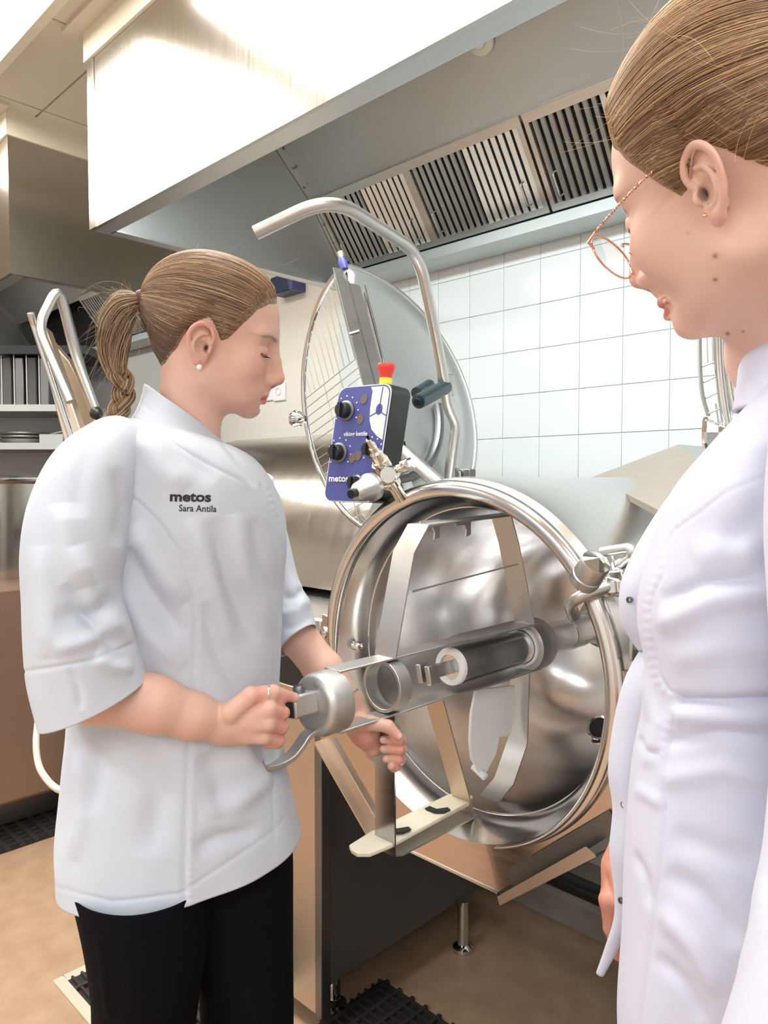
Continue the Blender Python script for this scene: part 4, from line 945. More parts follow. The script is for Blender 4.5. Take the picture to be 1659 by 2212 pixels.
def make_hair(origin, R, nk, line, tie, name_parent, base, dark, light, thick=.009, nstr=900, seed=1, h=.0022, spread=.012, wr=.0011, strays=40, lift=0.0, front=0.0):
    """combed-back hair: a scalp shell plus strands running from the hairline to the tie; line = [(azimuth, elevation)]"""
    rng = np.random.default_rng(seed); R = np.array(R); O = np.array(origin)
    la_, le_ = [a for a, b in line], [b for a, b in line]
    def cf(p):
        e, a, r = elaz(p); G = np.radians(e - np.interp(a, la_, le_))*.095
        t = np.clip(G*.34, -.004, thick); crown = np.exp(-(((p[:, 0] + .02)/.06)**2 + (np.maximum(0, .09 - p[:, 2])/.05)**2))*lift*(G > 0)
        return head_sdf(p, tuple(nk), full=False) - t - crown*np.clip(G/.03, 0, 1)
    v, fc = surf_net(cf, (-.13, -.095, -.12), (.115, .095, .16), h, 1)
    e, a, r = elaz(v); G = e - np.interp(a, la_, le_)
    keep = (G > -4); fk = keep[fc].all(1); used = np.zeros(len(v), bool); used[fc[fk]] = True; ren = np.cumsum(used) - 1
    tie_h = (np.array(tie) - O) @ R; C = np.array([0, 0, .03]); td = (tie_h - C)/np.linalg.norm(tie_h - C)
    dv = v - C; dv /= np.linalg.norm(dv, axis=1)[:, None]; perp = dv - (dv @ td)[:, None]*td; ang = np.arctan2(perp @ np.cross(td, [0, 1, 0]), perp[:, 1])
    st_ = .5 + .25*np.sin(ang*61 + 3*np.sin(ang*7)) + .25*np.sin(ang*137 + 2)
    c = np.array(dark)*(1-st_[:, None]) + np.array(base)*st_[:, None]
    shell = mesh_np('hair', (v[used] @ R.T + O), ren[fc[fk]], M['hair'], name_parent, c[used])
    # strands
    N = nstr; seg = 26
    az = rng.uniform(0, 180, N)**1.0; sg = rng.choice([-1, 1], N); G0 = rng.uniform(-1.0, 1, N)**2*np.where(rng.random(N) < .55, 9, 60)
    el = np.interp(az, la_, le_) + G0; el = np.minimum(el, 88)
    d0 = np.stack([np.cos(np.radians(el))*np.cos(np.radians(az)), sg*np.cos(np.radians(el))*np.sin(np.radians(az)), np.sin(np.radians(el))], 1)
    om_ = np.arccos(np.clip(d0 @ td, -1, 1)); t = np.linspace(0, 1, seg)
    D = (np.sin((1-t)[None, :]*om_[:, None])/np.sin(om_)[:, None])[..., None]*d0[:, None, :] + (np.sin(t[None, :]*om_[:, None])/np.sin(om_)[:, None])[..., None]*td
    wav = rng.normal(0, .012, (N, 1))*np.sin(t[None, :]*math.pi*rng.uniform(1, 3, (N, 1)) + rng.uniform(0, 6, (N, 1)))
    side = np.cross(D, td); side /= np.maximum(np.linalg.norm(side, axis=2, keepdims=True), 1e-6); D = D + side*wav[..., None]*np.sin(t*math.pi)[None, :, None]
    D /= np.linalg.norm(D, axis=2, keepdims=True)
    lo_ = np.full(N*seg, .04); hi_ = np.full(N*seg, .19); Df = D.reshape(-1, 3)
    for _ in range(13):
        mid = (lo_ + hi_)/2; ins = cf((C + Df*mid[:, None]).astype(np.float32)) < 0; lo_ = np.where(ins, mid, lo_); hi_ = np.where(ins, hi_, mid)
    off = np.repeat(rng.uniform(-.0006, .0016, N), seg); offs = off.reshape(N, seg); offs = offs*np.sin(np.minimum(t*3, 1)*math.pi/2)[None, :] - .0012*(t[None, :] < .04)
    Pn = C + Df*(lo_.reshape(N, seg) + offs).reshape(-1)[:, None]; Pn = Pn.reshape(N, seg, 3)
    # gather into the tie
    w = sst(t, .86, 1.0)[None, :, None]; Pn = Pn*(1-w) + (tie_h + (Pn[:, -1:] - tie_h)*spread/.02*.4 + rng.normal(0, spread*.25, (N, 1, 3)))*w
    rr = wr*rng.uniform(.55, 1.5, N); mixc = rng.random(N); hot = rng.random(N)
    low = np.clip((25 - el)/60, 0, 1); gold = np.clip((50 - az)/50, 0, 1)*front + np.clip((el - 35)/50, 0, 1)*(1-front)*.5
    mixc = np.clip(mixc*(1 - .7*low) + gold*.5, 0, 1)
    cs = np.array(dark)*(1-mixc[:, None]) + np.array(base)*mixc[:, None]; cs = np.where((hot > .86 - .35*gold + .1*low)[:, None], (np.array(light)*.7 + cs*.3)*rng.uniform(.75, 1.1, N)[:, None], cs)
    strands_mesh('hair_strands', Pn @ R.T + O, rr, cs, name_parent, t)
    # loose flyaway hairs
    if strays:
        Sn = []; 
        for i in range(strays):
            k = rng.integers(0, N); j = rng.integers(0, seg-8); p0 = Pn[k, j]; dr = Pn[k, j+4] - Pn[k, j]; dr /= np.linalg.norm(dr); up = (p0 - C)/np.linalg.norm(p0 - C)
            L_ = rng.uniform(.02, .07); tt = np.linspace(0, 1, 12)[:, None]; sd = np.cross(dr, up)*rng.normal(0, .5)
            Sn.append(p0 + dr*L_*tt*rng.choice([1, -.6]) + up*L_*(.25*tt + rng.uniform(-.2, .5)*tt**2) + sd*L_*tt**2)
        Sn = np.array(Sn); strands_mesh('flyaway_hairs', Sn @ R.T + O, np.full(strays, .00009), np.tile(np.array(light)*1.1, (strays, 1)), name_parent, np.linspace(0, 1, 12))
    return tie_h, cf
def strands_mesh(name, Pn, rr, cs, parent, t, flat=.6, nside=3):
    N, S_, _ = Pn.shape; T = np.gradient(Pn, axis=1); T /= np.maximum(np.linalg.norm(T, axis=2, keepdims=True), 1e-9)
    ctr = Pn.mean((0, 1)); U = Pn - ctr; U -= (U*T).sum(2, keepdims=True)*T; U /= np.maximum(np.linalg.norm(U, axis=2, keepdims=True), 1e-9); B = np.cross(T, U)
    tp = np.minimum(1, np.minimum(t, 1-t)*14 + .12)[None, :, None]; vs = []
    for k in range(nside):
        a = 2*math.pi*k/nside; vs.append(Pn + (U*math.cos(a)*flat + B*math.sin(a))*rr[:, None, None]*tp)
    v = np.stack(vs, 2).reshape(-1, 3); i = np.arange(N)[:, None, None]*S_*nside + np.arange(S_-1)[None, :, None]*nside; k = np.arange(nside)[None, None, :]; k2 = (k+1) % nside
    f = np.stack([i+k, i+k2, i+nside+k2, i+nside+k], -1).reshape(-1, 4); c = np.repeat(cs, S_*nside, 0)
    o = mesh_np(name, v, f, M['hair'], parent, c); return o
# ================================================================== the two women, built in the view frame (right, forward, up)
SK1, BL1 = (.73, .455, .36), (.70, .25, .20)
SK2, BL2 = (.76, .505, .41), (.70, .31, .25)
rad = math.radians
C4 = lambda p: tuple(p)
def paint(v, c0, spots):
    c = np.tile(np.array(c0, float), (len(v), 1))
    for (q, r, col, a) in spots:
        w = (np.exp(-((v - np.array(q))**2).sum(1)/r**2)*a)[:, None]; c = c*(1-w) + np.array(col)*w
    return c
def nail(v, c, tip, back, r=.0055, side=None):
    w = np.clip(np.exp(-((v - np.array(tip))**2).sum(1)/r**2)*1.5, 0, 1)
    return c*(1 - w[:, None]*.6) + np.array((.80, .56, .50))*w[:, None]*.6
def catmull(a, n):
    a = np.array(a, float); m = len(a); q = np.concatenate([[2*a[0]-a[1]], a, [2*a[-1]-a[-2]]]); t = np.linspace(0, m-1-1e-9, n); i = t.astype(int); u = (t-i)[:, None]
    p0, p1, p2, p3 = q[i], q[i+1], q[i+2], q[i+3]; return .5*(2*p1 + (p2-p0)*u + (2*p0-5*p1+4*p2-p3)*u*u + (3*p1-p0-3*p2+p3)*u**3)
def proj(p):
    x, y, z = p[:, 0], p[:, 1], p[:, 2] - CZ; f = y*math.cos(TILT) - z*math.sin(TILT); u = y*math.sin(TILT) + z*math.cos(TILT)
    return np.stack([CX + FPX*x/f, CY - FPX*u/f], 1)
from mathutils import noise as mn
def pair_loft(name, secs, m, parent, nu=120, nv=90, creases=(), pw=1.0, fuzz=.0, thick=.0022, closed=True, a0=0, a1=360, warp=None, nscale=9, fit=True, level=False):
    """a garment tube: every section spans two points (u, v, depth) and has the half depth b across them"""
    pr = [list(V(*s[0])) + list(V(*s[1])) + [s[2]] for s in secs]; pr = catmull(pr, nv)
    Lp, Rp, b = pr[:, :3], pr[:, 3:6], pr[:, 6]; c = (Lp + Rp)/2; a = (Rp - Lp)/2; t = np.gradient(c, axis=0)
    bd = np.cross(a, t); bd /= np.linalg.norm(bd, axis=1)[:, None]; bd *= np.sign(bd[:, 1:2] + 1e-9)
    if level: bd = np.stack([-a[:, 1], a[:, 0], 0*a[:, 0]], 1); bd /= np.linalg.norm(bd, axis=1)[:, None]
    kw = max(3, nv//4)*2 + 1; kr = np.hanning(kw + 2)[1:-1]; kr /= kr.sum(); bp_ = np.pad(bd, ((kw//2, kw//2), (0, 0)), mode='edge'); bd = np.stack([np.convolve(bp_[:, i], kr, 'valid') for i in range(3)], 1); bd /= np.linalg.norm(bd, axis=1)[:, None]
    th = np.radians(np.linspace(a0, a1, nu, endpoint=not closed)); cx, sx = np.cos(th), np.sin(th)
    cx = np.sign(cx)*np.abs(cx)**pw; sx = np.sign(sx)*np.abs(sx)**pw
    Pn = c[:, None] + a[:, None]*cx[None, :, None] + bd[:, None]*(b[:, None]*sx[None, :])[..., None]
    e_ = proj(Rp) - proj(Lp) if fit != 'x' else np.tile([1., 0], (nv, 1)); e_ /= np.linalg.norm(e_, axis=1)[:, None]; tL = (proj(Lp)*e_).sum(1); tR = (proj(Rp)*e_).sum(1)
    if closed and fit:
        for _ in range(3):
            q_ = (proj(Pn.reshape(-1, 3)).reshape(nv, nu, 2)*e_[:, None]).sum(2); lo_, hi_ = q_.min(1)[:, None], q_.max(1)[:, None]
            mv = (tL[:, None] + (q_ - lo_)*((tR - tL)[:, None]/(hi_ - lo_)) - q_)*Pn[:, :, 1]/FPX
            Pn = Pn.copy(); Pn[:, :, 0] += mv*e_[:, None, 0]; Pn[:, :, 2] -= mv*e_[:, None, 1]
        c = Pn.mean(1)
    rad_ = Pn - c[:, None]; N = rad_/np.linalg.norm(rad_, axis=2, keepdims=True)
    v = Pn.reshape(-1, 3); N = N.reshape(-1, 3); uv = proj(v); face_ = np.clip((-(N*v/np.linalg.norm(v, axis=1)[:, None]).sum(1)) + .35, 0, 1)
    disp = np.zeros(len(v))
    for cr in creases:
        pl, amp, w = cr[0], cr[1], cr[2]; pl = np.array(pl, float); best = np.full(len(v), 1e9); tt = np.zeros(len(v)); L_ = 0; seg = np.linalg.norm(np.diff(pl, axis=0), axis=1); tot = seg.sum()
        for i in range(len(pl)-1):
            d = pl[i+1] - pl[i]; q = np.clip(((uv - pl[i]) @ d)/(d @ d), 0, 1); dist = np.linalg.norm(uv - pl[i] - q[:, None]*d, axis=1)
            u_ = dist < best; best = np.where(u_, dist, best); tt = np.where(u_, (L_ + q*seg[i])/tot, tt); L_ += seg[i]
        end = 1.0 if len(cr) > 3 and cr[3] else np.clip(np.minimum(tt, 1-tt)*5, 0, 1)**.7
        k = amp*np.exp(-(best/w)**2)*end
        if len(cr) > 4: k = k*(1 + .8*np.sin(tt*tot/cr[4]))
        disp += k*face_
    if fuzz:
        disp += fuzz*np.array([mn.noise((p[0]*nscale, p[1]*nscale, p[2]*nscale*.55)) + .5*mn.noise((p[0]*nscale*2.3 + 7, p[1]*nscale*2.3, p[2]*nscale*1.1)) for p in v])
    v = v + N*disp[:, None]
    if warp: v = warp(v)
    i = np.arange(nv-1)[:, None]*nu; k = np.arange(nu if closed else nu-1)[None, :]; k2 = (k+1) % nu
    f = np.stack([i+k, i+k2, i+nu+k2, i+nu+k], -1).reshape(-1, 4)
    o = mesh_np(name, v, f, m, parent)
    if thick:
        md = o.modifiers.new('solid', 'SOLIDIFY'); md.thickness = thick; md.offset = 0
    return o, v, f
M['cloth'] = mat('white_jacket_cloth', (.60, .65, .73), .85, 0, .25, bump=(1400, .12), Sheen_Weight=.15)
M['cloth2'] = mat('lilac_white_jacket_cloth', (.59, .61, .73), .85, 0, .25, bump=(1800, .10), Sheen_Weight=.15)
M['stitch'] = mat('white_stitching', (.72, .73, .77), .8)
M['trouser'] = mat('black_trouser_cloth', (.0025, .0025, .005), .85, 0, .12, bump=(1200, .1))
M['tie'] = mat('dark_red_hair_tie', (.10, .025, .03), .6)
M['lens'] = bpy.data.materials.new('spectacle_lens'); M['lens'].use_nodes = True; nt = M['lens'].node_tree; nt.nodes.clear()
_o = nt.nodes.new('ShaderNodeOutputMaterial'); _m = nt.nodes.new('ShaderNodeMixShader'); _t = nt.nodes.new('ShaderNodeBsdfTransparent'); _g = nt.nodes.new('ShaderNodeBsdfGlossy'); _f = nt.nodes.new('ShaderNodeFresnel')
_g.inputs['Roughness'].default_value = .03; _t.inputs[0].default_value = (.93, .94, .94, 1); pass
_m.inputs[0].default_value = .22; nt.nodes.remove(_f); nt.links.new(_t.outputs[0], _m.inputs[1]); nt.links.new(_g.outputs[0], _m.inputs[2]); nt.links.new(_m.outputs[0], _o.inputs[0])
M['band'] = mat('cream_watch_band', (.60, .52, .42), .45)

# ------------------------------------------------------------------ woman with the ponytail
w1 = view_empty('person', 'woman with a blonde braided ponytail and white chef jacket gripping the mixing tool', 'person')
R1 = rot_head(rad(7.6), rad(14.4), rad(12)); O1 = (-.2606, 1.1258, 1.5803)
N1 = V(408, 950, 1.13)
hv, hf, hc, nk1 = make_head(O1, R1, N1, SK1, BL1, ears=(-1, 1), moles=[(.045, -.06, -.045, .0012), (.052, -.055, -.06, .0008)], earz=-.002, eark=.98)
body1 = [(hv, hf, hc)]
line1 = [(0, 33), (25, 31), (42, 24), (55, 8), (66, -12), (73, -17), (80, -4), (90, 8), (102, 2), (115, -18), (130, -38), (150, -50), (180, -54)]
tie1 = V(322, 650, 1.10)
make_hair(O1, R1, nk1, line1, tie1, w1, (.38, .23, .12), (.10, .058, .042), (.70, .48, .26), nstr=3600, seed=3, thick=.008, wr=.0007, strays=70, lift=.0)
def bundle(parent, path, radii, n, cols, seed, wr=.0012, seg=30, name='hair_strands', twist=1.5):
    rng = np.random.default_rng(seed); c = catmull([list(p) for p in path], seg); r = np.interp(np.linspace(0, 1, seg), np.linspace(0, 1, len(radii)), radii)
    T = np.gradient(c, axis=0); T /= np.linalg.norm(T, axis=1)[:, None]; U = np.cross(T, [0, 1, .01]); U /= np.linalg.norm(U, axis=1)[:, None]; B = np.cross(T, U)
    a = rng.uniform(0, 2*math.pi, n); q = np.sqrt(rng.uniform(0, 1, n)); ph = a[:, None] + twist*np.linspace(0, 1, seg)[None, :]
    rr = q[:, None]*r[None, :]*(1 + .06*np.sin(rng.uniform(2, 9, (n, 1))*np.linspace(0, 1, seg)[None, :] + a[:, None]*3))
    Pn = c[None] + U[None]*(np.cos(ph)*rr)[..., None] + B[None]*(np.sin(ph)*rr)[..., None]
    k = rng.integers(0, len(cols), n); cs = np.array(cols)[k]*rng.uniform(.75, 1.15, (n, 1))
    return strands_mesh(name, Pn, wr*rng.uniform(.6, 1.3, n), cs, parent, np.linspace(0, 1, seg))
hcols = [(.46, .30, .16), (.33, .205, .115), (.20, .115, .07), (.50, .34, .19), (.12, .07, .05)]
pt = [V(u, v, d) for u, v, d in ((330, 650, 1.10), (300, 650, 1.09), (270, 668, 1.085), (252, 705, 1.08), (246, 750, 1.08), (252, 790, 1.08), (262, 812, 1.08))]
bundle(w1, pt, [.010, .011, .020, .024, .022, .015, .010], 1300, hcols, 11, wr=.0006, name='ponytail')
bundle(w1, [V(u, v, 1.085) for u, v in ((300, 645), (262, 645), (232, 690), (225, 760), (240, 820))], [.006, .014, .014, .010, .004], 70, hcols[:2] + [(.6, .41, .235)], 12, wr=.0004, name='loose_hair')
bc_ = catmull([list(V(u, v, 1.08)) for u, v in ((260, 800), (268, 845), (258, 885), (240, 915), (222, 950), (215, 985))], 60); tt = np.linspace(0, 1, 60)
for k in range(3):
    ph = tt*2*math.pi*2.1 + k*2*math.pi/3; pth = bc_ + np.stack([np.sin(ph)*.0082, np.sin(2*ph)*.006, 0*ph], 1)*(1 - .25*tt)[:, None]
    bundle(w1, pth[::3], [.009, .0095, .008, .006], 200, hcols[:4], 20 + k, wr=.0006, seg=60, name='braid_plait', twist=3)
rng = np.random.default_rng(5); Sn = []
for i in range(110):
    a = np.array(V(rng.uniform(255, 320), rng.uniform(640, 700), 1.08)); e = np.array(V(rng.uniform(165, 300), rng.uniform(600, 860), 1.05 + rng.uniform(0, .06))); m_ = (a + e)/2 + rng.normal(0, .018, 3) + [-.012, 0, .012]
    t = np.linspace(0, 1, 12)[:, None]; Sn.append(a*(1-t)**2 + m_*2*t*(1-t) + e*t*t)
strands_mesh('flyaway_hairs', np.array(Sn), np.full(110, .00012), np.tile([.62, .46, .28], (110, 1)), w1, np.linspace(0, 1, 12))
ta, tb = V(316, 649, 1.095), V(303, 650, 1.092)
MB().lathe([(-.002, .010), (-.001, .0145), (.004, .0165), (.010, .0155), (.013, .0135), (.014, .010)], ta, tb - ta, 24).build('hair_tie', M['tie'], w1)
e = MB(); pc = Vector(O1) + Vector(R1 @ np.array([.0015, -.0835, -.033])); e.ball(pc, .0042, 12); e.build('pearl_earring', M['pearl'], w1)
# lashes
for w_, R_, O_, s in ((w1, R1, O1, -1), (w1, R1, O1, 1)):
    Sn = []; 
    for k in range(26):
        y = s*(.021 + .024*k/25); x = .0868 - .00030*0 - (abs(y)-.020)*.34; p0 = np.array([x, y, .0035]); dr = np.array([.9, s*.35*(k/25), -.55]); t = np.linspace(0, 1, 6)[:, None]
        Sn.append((p0 + dr*.0085*t + np.array([0, 0, .004])*t*t) @ R_.T + np.array(O_))
    strands_mesh('eyelashes', np.array(Sn), np.full(26, .00028), np.tile([.02, .012, .01], (26, 1)), w_, np.linspace(0, 1, 6))
# arms and hands of the first woman
def S1(p):
    vv = lambda u, v, d: tuple(V(u, v, d))
    d = chain(p, [vv(205, 1380, .98), vv(205, 1490, .96), vv(335, 1521, .97), vv(415, 1546, .99), vv(473, 1562, 1.01)], [.046, .043, .0365, .0305, .0255], .012)
    W = vv(480, 1563, 1.012); mc = [(566, 1504, 1.012), (580, 1531, 1.006), (580, 1561, 1.008), (570, 1589, 1.016)]
    pal = None
    for i, m_ in enumerate(mc):
        e = cap(p, W if i in (1, 2) else vv(484, 1553 + 8*i, 1.014), vv(*m_), .019, .0118); pal = e if pal is None else smin(pal, e, .010)
    d = smin(d, pal, .012)
    d = smin(d, cap(p, vv(500, 1580, 1.03), vv(552, 1585, 1.04), .02, .014), .014)
    pip = [(602, 1512, 1.030), (611, 1540, 1.026), (609, 1570, 1.028), (600, 1599, 1.034)]
    for m_, q in zip(mc, pip):
        d = smin(d, chain(p, [vv(*m_), vv(*q), vv(q[0]-2, q[1]+6, q[2]+.026), vv(q[0]-24, q[1]+8, q[2]+.030)], [.0108, .0094, .0084, .0072], .003), .0045)
    th = chain(p, [vv(497, 1540, .995), vv(541, 1503, .998), vv(590, 1495, 1.018), vv(636, 1507, 1.045)], [.0145, .0118, .0098, .0072], .004)
    return smin(d, th, .006)
def core(pts, rs, c0, lo, hi, k=.05):
    f = lambda p: np.min([cap(p, a, b, ra, rb) for a, b, ra, rb in zip(pts[0::2], pts[1::2], rs[0::2], rs[1::2])], axis=0)
    v, f_ = surf_net(f, lo, hi, .008, 1); return (v, f_, np.tile(np.array(c0, float), (len(v), 1)))
vt = lambda u, v, d: tuple(V(u, v, d))
body1.append(core([vt(400, 1110, 1.13), vt(400, 1750, 1.13), vt(290, 1060, 1.06), vt(470, 1070, 1.17), vt(250, 1050, 1.03), vt(205, 1390, .98), vt(470, 1060, 1.19), vt(596, 1215, 1.315), vt(596, 1215, 1.315), vt(632, 1320, 1.302), vt(405, 945, 1.13), vt(402, 1060, 1.13)],
                  [.085, .085, .06, .045, .042, .032, .040, .026, .026, .029, .040, .055], SK1, [-.50, .85, .70], [.02, 1.45, 1.55]))
v, f = surf_net(S1, np.array([V(130, 1640, .88).x, .85, V(600, 1660, 1.09).z]), np.array(V(655, 1330, 1.10)) + [.02, .02, .03], .0016, 1)
ktip = V(639, 1506, 1.04); c = paint(v, SK1, [(V(u, w, d), .016, BL1, .55) for u, w, d in ((605, 1512, 1.03), (612, 1540, 1.02), (610, 1570, 1.02), (600, 1600, 1.03), (560, 1500, 1.0), (630, 1505, 1.04))])
body1.append((v, f, nail(v, c, ktip, None)))
def S2_(p):
    vv = lambda u, v, d: tuple(V(u, v, d))
    d = chain(p, [vv(618, 1318, 1.30), vv(641, 1372, 1.30), vv(700, 1448, 1.285), vv(746, 1508, 1.27)], [.028, .034, .033, .0245], .012)
    d = smin(d, cap(p, vv(748, 1512, 1.27), vv(788, 1580, 1.27), .023, .026), .016)
    d = smin(d, cap(p, vv(770, 1560, 1.27), vv(806, 1612, 1.28), .022, .018), .014)
    th = chain(p, [vv(775, 1560, 1.25), vv(800, 1562, 1.235), vv(838, 1569, 1.225), vv(860, 1590, 1.222)], [.016, .0125, .0105, .0080], .004); d = smin(d, th, .006)
    for i, (ty, tx, kx) in enumerate(((1598, 828, 866), (1618, 828, 868), (1639, 834, 865), (1655, 845, 857))):
        b = [vv(800, 1590 + 12*i, 1.29), vv(845, ty - 2, 1.305), vv(kx, ty + 2, 1.275), vv(kx-6, ty + 2, 1.248), vv(tx, ty, 1.236)]
        d = smin(d, chain(p, b, [.0105, .0100, .0090, .0082, .0066], .003), .003)
    return d
v, f = surf_net(S2_, np.array(V(590, 1700, 1.20)) - [0, .04, 0], np.array(V(885, 1210, 1.34)) + [.0, .03, .02], .0016, 1)
c = paint(v, SK1, [(V(u, w, d), .020, BL1, .6) for u, w, d in ((795, 1610, 1.26), (862, 1592, 1.22), (862, 1612, 1.25), (862, 1635, 1.25), (770, 1600, 1.25))])
for u, w, d in ((863, 1592, 1.216), (824, 1597, 1.228), (824, 1617, 1.228), (830, 1638, 1.228)): c = nail(v, c, V(u, w, d), None, .0052)
body1.append((v, f, c))
# watch band and ring
wa, wbp = V(733, 1487, 1.272), V(752, 1516, 1.268); wd = (Vector(wbp) - Vector(wa)).normalized()
m = MB().lathe([(.003, .0268), (.003, .0290), (.017, .0290), (.017, .0268)], Vector(wa), wd, 40, closed_prof=True).build('watch_band', M['band'], w1)
for k in range(2):
    MB().obox(Vector(V(739 + 5*k, 1500 - 1.5*k, 1.241)), (.0012, 0, 0), (0, .001, 0), (0, 0, .002)).build('band_hole', M['gap'], m)
MB().lathe([(-.003, .0100), (-.003, .0112), (.003, .0112), (.003, .0100)], Vector(V(580, 1499, 1.012)), Vector((1, 0, .05)), 24, closed_prof=True).build('finger_ring', M['satin'], w1)
# jacket of the first woman
torso1 = [((325, 912, 1.12), (460, 972, 1.14), .056), ((300, 910, 1.12), (484, 972, 1.15), .074), ((262, 906, 1.11), (515, 978, 1.165), .106), ((200, 935, 1.07), (548, 1000, 1.20), .150), ((172, 1000, 1.055), (580, 1038, 1.20), .160), ((152, 1100, 1.05), (606, 1092, 1.20), .156),
          ((142, 1200, 1.05), (614, 1175, 1.20), .150), ((140, 1320, 1.05), (608, 1265, 1.20), .142), ((140, 1440, 1.05), (604, 1385, 1.20), .137), ((145, 1560, 1.04), (601, 1490, 1.20), .134),
          ((132, 1700, 1.03), (612, 1610, 1.205), .134), ((118, 1850, 1.02), (628, 1705, 1.21), .136), ((121, 1938, 1.015), (637, 1768, 1.215), .138)]
seam1 = [(268, 1062), (300, 1085), (345, 1130), (390, 1195), (415, 1270), (424, 1340), (418, 1480), (408, 1600), (402, 1750), (398, 1945)]
seam1b = [(p[0] + 11, p[1] + 3) for p in seam1]
cr1 = [(seam1, -.0028, 4.5, 1), (seam1b, .0011, 7, 1, 2.4), ([(560, 1050), (585, 1120), (597, 1200), (600, 1300), (597, 1420), (594, 1560), (590, 1700), (592, 1812)], -.0018, 4, 1),
       ([(572, 1050), (597, 1120), (607, 1200)], .0010, 6, 1, 2.4), ([(458, 934), (500, 980), (550, 1052)], -.0045, 6), ([(450, 944), (488, 990), (536, 1060)], .003, 9), ([(300, 905), (380, 962), (460, 1008), (530, 1046)], -.0028, 4),
       ([(210, 930), (236, 965), (262, 1015), (276, 1065)], -.004, 7), ([(300, 880), (330, 905), (420, 960)], -.002, 5),
       ([(300, 930), (350, 1010), (400, 1060)], .005, 26), ([(350, 900), (400, 985), (460, 1040)], -.004, 22),
       ([(405, 1120), (450, 1230), (500, 1400)], .006, 20), ([(455, 1120), (490, 1250), (560, 1390)], -.006, 18), ([(500, 1110), (530, 1240), (590, 1370)], .006, 16), ([(540, 1120), (560, 1200), (596, 1290)], -.005, 13),
       ([(440, 1300), (480, 1420), (540, 1520)], -.005, 22), ([(285, 1130), (320, 1200), (400, 1300)], .007, 28), ([(280, 1180), (310, 1270), (395, 1380)], -.007, 24), ([(270, 1260), (320, 1370), (400, 1440)], .005, 24),
       ([(300, 1420), (350, 1500), (405, 1540)], -.004, 22), ([(215, 1600), (205, 1680), (190, 1760)], -.006, 16), ([(170, 1620), (178, 1740), (160, 1860)], .007, 18), ([(300, 1610), (340, 1720), (320, 1850)], -.006, 34),
       ([(440, 1620), (480, 1700), (470, 1780)], -.007, 30), ([(430, 1760), (500, 1740), (580, 1680)], .006, 22), ([(420, 1840), (470, 1810), (560, 1790)], -.005, 18), ([(500, 1560), (540, 1640), (590, 1700)], .006, 20),
       ([(126, 1915), (240, 1950), (392, 1930), (590, 1795), (630, 1752)], -.0016, 4, 1)]
cr1 = [(c_[0], c_[1]*(1.5 if abs(c_[1]) > .0035 else 1.0), *c_[2:]) for c_ in cr1]
pair_loft('jacket', torso1, M['cloth'], w1, 300, 260, cr1, .92, .0055, level=True)
col1 = [((313, 830, 1.12), (460, 938, 1.14), .064), ((309, 850, 1.12), (471, 948, 1.14), .067), ((301, 874, 1.12), (484, 960, 1.145), .077), ((292, 894, 1.12), (500, 976, 1.15), .091), ((287, 902, 1.118), (507, 986, 1.155), .097), ((286, 906, 1.118), (508, 990, 1.155), .0965)]
pair_loft('collar', col1, M['cloth'], w1, 120, 30, [([(305, 870), (380, 935), (470, 1000)], -.0015, 4, 1)], 1.0, .001, .004, level=True)
sl1 = [((222, 925, 1.03), (285, 968, 1.05), .040), ((168, 948, 1.0), (298, 1008, 1.02), .066), ((103, 1005, .97), (294, 1060, .99), .080), ((63, 1095, .955), (286, 1128, .975), .082), ((48, 1195, .945), (275, 1195, .965), .082),
       ((46, 1300, .94), (262, 1268, .96), .080), ((48, 1400, .935), (280, 1343, .96), .080), ((54, 1482, .935), (302, 1408, .965), .080), ((75, 1573, .935), (320, 1462, .97), .080)]
crs = [([(135, 1090), (150, 1190), (175, 1270)], .007, 24), ([(165, 1180), (205, 1300), (285, 1385)], .009, 22), ([(120, 1330), (190, 1330), (255, 1290)], -.008, 20), ([(140, 1260), (180, 1330), (250, 1400)], -.007, 16), ([(90, 1180), (100, 1300), (110, 1420)], .005, 26),
       ([(120, 1400), (180, 1385), (250, 1350)], .006, 18), ([(245, 1010), (262, 1090), (250, 1180)], -.005, 16), ([(48, 1452), (120, 1440), (200, 1425), (300, 1385)], -.0022, 5, 1), ([(150, 1440), (168, 1480), (175, 1535)], -.0035, 7), ([(200, 1420), (240, 1440), (290, 1445)], .006, 16), ([(190, 960), (170, 1040), (165, 1120)], -.004, 22)]
crs = [(c_[0], c_[1]*(1.4 if abs(c_[1]) > .0035 else 1.0), *c_[2:]) for c_ in crs]
pair_loft('sleeve', sl1, M['cloth'], w1, 200, 200, crs, .95, .005)
sl2 = [((535, 1010, 1.29), (590, 1030, 1.31), .05), ((545, 1120, 1.31), (618, 1140, 1.33), .060), ((560, 1220, 1.31), (640, 1250, 1.33), .062), ((575, 1290, 1.30), (663, 1298, 1.32), .062), ((585, 1350, 1.29), (676, 1335, 1.31), .062), ((601, 1412, 1.27), (684, 1357, 1.30), .060)]
pair_loft('sleeve', sl2, M['cloth'], w1, 100, 90, [([(600, 1330), (640, 1320), (665, 1290)], .008, 14), ([(610, 1290), (640, 1290), (655, 1270)], -.007, 10), ([(612, 1360), (650, 1350), (675, 1330)], -.004, 9)], 1, .003)
